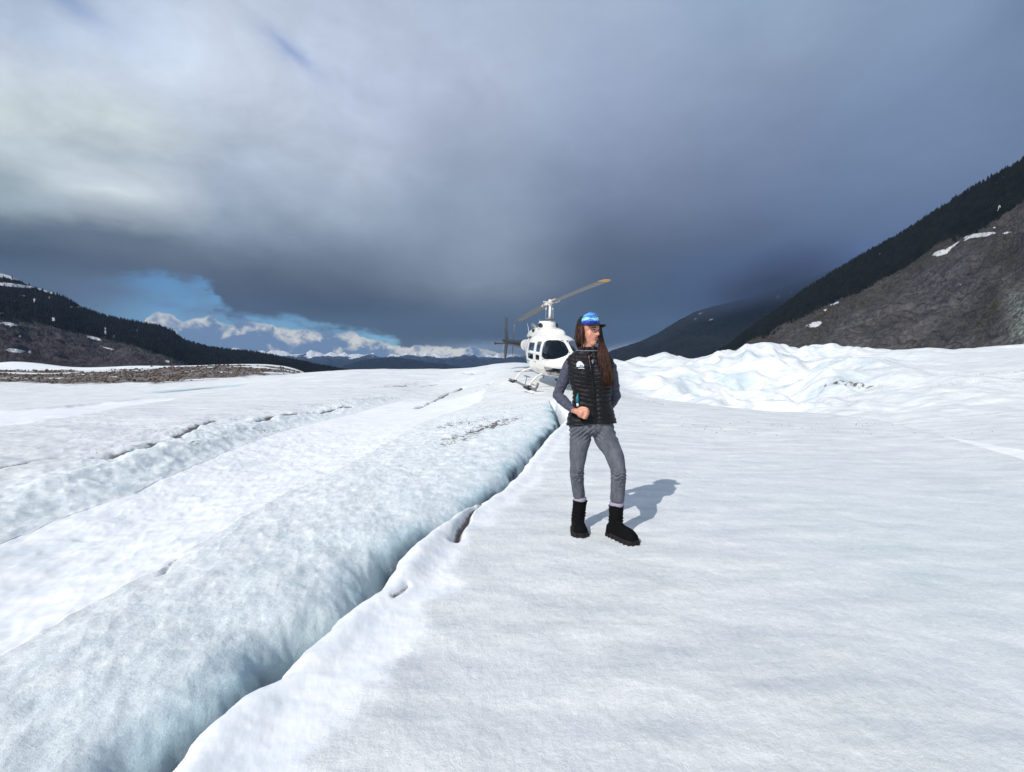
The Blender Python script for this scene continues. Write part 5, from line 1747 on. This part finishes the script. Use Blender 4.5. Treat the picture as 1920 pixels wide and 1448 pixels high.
    CC = HC + hf * -.012 + hu * .050
    tilt = rotm @ Matrix.Rotation(R(4), 3, 'X')

    def capshell(a0, a1, off_, seed):
        """part of the crown between two angles measured from the face direction"""
        vv, ff = [], []
        na, nb = 36, 22
        for i in range(nb):
            e = i / (nb - 1)
            for j in range(na):
                a = a0 + (a1 - a0) * j / (na - 1)
                fr_ = max(0, math.cos(a))
                lat = e * math.pi / 2
                # foam-fronted trucker cap: tall front, rounder back
                rh = math.cos(lat) ** .62
                hgt = (.083 + .022 * fr_) * math.sin(lat) ** (1.0)
                rx_, ry_ = (.083 + off_) * rh, (.098 + off_) * rh
                p = Vector((rx_ * math.sin(a), ry_ * math.cos(a) * (1 if math.cos(a) < 0 else .96), hgt - .006 - (.022 * max(0, -math.cos(a)) * (1 - e))))
                vv.append(tuple(CC + tilt @ p))
        for i in range(nb - 1):
            for j in range(na - 1):
                ff.append((i * na + j, i * na + j + 1, (i + 1) * na + j + 1, (i + 1) * na + j))
        return vv, ff
    printm, g, b = material('cap_print', srgb(40, 90, 190), .7)
    tc = g.new('ShaderNodeNewGeometry').outputs['Position']
    n1 = g.noise(g.mapping(tc, scale=(1, 1, 2.2)), 20, 5, .65, 1.5)
    sp = g.new('ShaderNodeSeparateXYZ'); g.put(sp.inputs[0], tc)
    hgt = g.m('DIVIDE', g.sub(sp.outputs[2], CC.z), .10)
    band = g.add(hgt, g.mul(g.sub(n1, .5), .9))
    g.put(b.inputs['Base Color'], g.ramp(band, [(.10, srgb(14, 40, 140)), (.22, srgb(26, 66, 180)), (.30, srgb(120, 200, 232)), (.42, srgb(190, 226, 236)), (.52, srgb(70, 160, 222)), (.62, srgb(24, 78, 160)), (.74, srgb(110, 176, 226)), (.9, srgb(40, 96, 190))]))
    obj_from('cap_front', *capshell(R(-84), R(66), .003, 0), printm, cap)
    meshm, g, b = material('cap_mesh', srgb(12, 13, 18), .8)
    obj_from('cap_back', *capshell(R(64), R(278), .0, 0), meshm, cap)
    for o in cap.children:
        m_ = o.modifiers.new('t', 'SOLIDIFY'); m_.thickness = .003; m_.offset = -1
    # brim: curved visor reaching forward of the face
    vv, ff = [], []
    na, nb = 28, 10
    for i in range(nb):
        e = i / (nb - 1)
        for j in range(na):
            a = R(-58) + R(116) * j / (na - 1)
            x_ = math.sin(a) * (.082 + .004 * e)
            y_ = math.cos(a) * .094 + e * .070 * (math.cos(a * 1.25) ** .6 if math.cos(a * 1.25) > 0 else 0)
            z_ = -.004 - .010 * e - .30 * x_ * x_ / .08 * .55 * (.5 + .5 * e)
            vv.append(tuple(CC + tilt @ Vector((x_, y_, z_))))
    for i in range(nb - 1):
        for j in range(na - 1):
            ff.append((i * na + j, i * na + j + 1, (i + 1) * na + j + 1, (i + 1) * na + j))
    br = obj_from('cap_brim', vv, ff, capm, cap); m_ = br.modifiers.new('t', 'SOLIDIFY'); m_.thickness = .004
    v, f = ellipsoid(tuple(CC + tilt @ Vector((0, 0, .095))), (.007, .007, .004)); obj_from('cap_button', v, f, capm, cap)

    # --- hair: many tapering locks from under the cap
    rh = random.Random(9)
    locks = []

    def lock(pts, r0, k=5):
        p, r_ = smooth_path(pts, [r0 * q for q in np.interp(np.linspace(0, 1, len(pts)), [0, .15, .8, 1], [.7, 1, .9, .15])], k)
        locks.append(tube(p, r_, 5))
    # picture-left side: hair tucked behind the shoulder
    for i in range(260):
        t = rh.random(); q = rh.random()
        x0 = 1083 + 13 * t; Y0 = 3.66 + .09 * (1 - t) * 1.0 + rh.uniform(-.01, .02)
        jx = rh.uniform(-2.6, 2.6)
        xe = 1081 + 12 * t + jx
        lock([P(x0 + 1, 609 + 2 * rh.random(), Y0 + .0), P(x0 - 2 + jx * .3, 620, Y0 - .04), P(x0 - 4 + jx * .6, 636, Y0 - .03), P(xe + 1, 645 + 3 * q, Y0 + .0), P(xe + 5, 652 + 4 * q, Y0 + .03), P(xe + 10, 658, Y0 + .06)], .0023)
    # picture-right side: long fall over the front of her left shoulder
    for i in range(480):
        t = rh.random(); q = rh.random(); lay = rh.random()
        xs = 1119 + 8 * t; Y0 = 3.665 - .03 * lay + .05 * t
        xm = 1121 + 20 * t; xe = 1130 + 21 * t + rh.uniform(-1.5, 1.5); ye = 716 + 12 * q - 3 * abs(t - .5)
        wv = rh.uniform(-2.4, 2.4)
        lock([P(xs, 612 + rh.random() * 4, Y0 + .02), P(xs + 2, 626, Y0 - .0), P(xs + 3 + 3 * t, 644, Y0 - .02), P(xm - 1 + wv * .4, 660, 3.60 - .03 * lay + .03 * t), P(xm + 3 + wv, 680, 3.565 - .025 * lay + .03 * t),
              P(xm + 7 - wv, 698, 3.56 - .02 * lay + .03 * t), P(xe, ye, 3.565 - .015 * lay + .03 * t)], .0026)
    # back of the head and nape
    for i in range(70):
        a = rh.uniform(R(75), R(285))
        s_ = CC + tilt @ Vector((.084 * math.sin(a), .094 * math.cos(a), -.01))
        e_ = s_ + Vector((rh.uniform(-.01, .01), .0, -.09)); e2 = e_ + Vector((.015, -.01, -.045))
        lock([tuple(s_), tuple(s_ + Vector((0, .006, -.05))), tuple(e_), tuple(e2)], .008)
    o = obj_from('hair', *join(locks), hairm, root)
    # strands in front of the ear, dark gap beside the cheek
    locks.clear()
    for i in range(60):
        t = rh.random()
        lock([P(1087 + 4 * t, 609, 3.63), P(1089 + 2.5 * t, 625, 3.59), P(1089 + 3 * t, 640, 3.60), P(1091 + 4 * t, 655 + 3 * t, 3.62)], .0020)
    obj_from('hair_strand', *join(locks), hairm, root)

    # move everything under the root
    for o in root.children:
        o.matrix_parent_inverse = Matrix.Translation(-off)
    return root


build_woman()
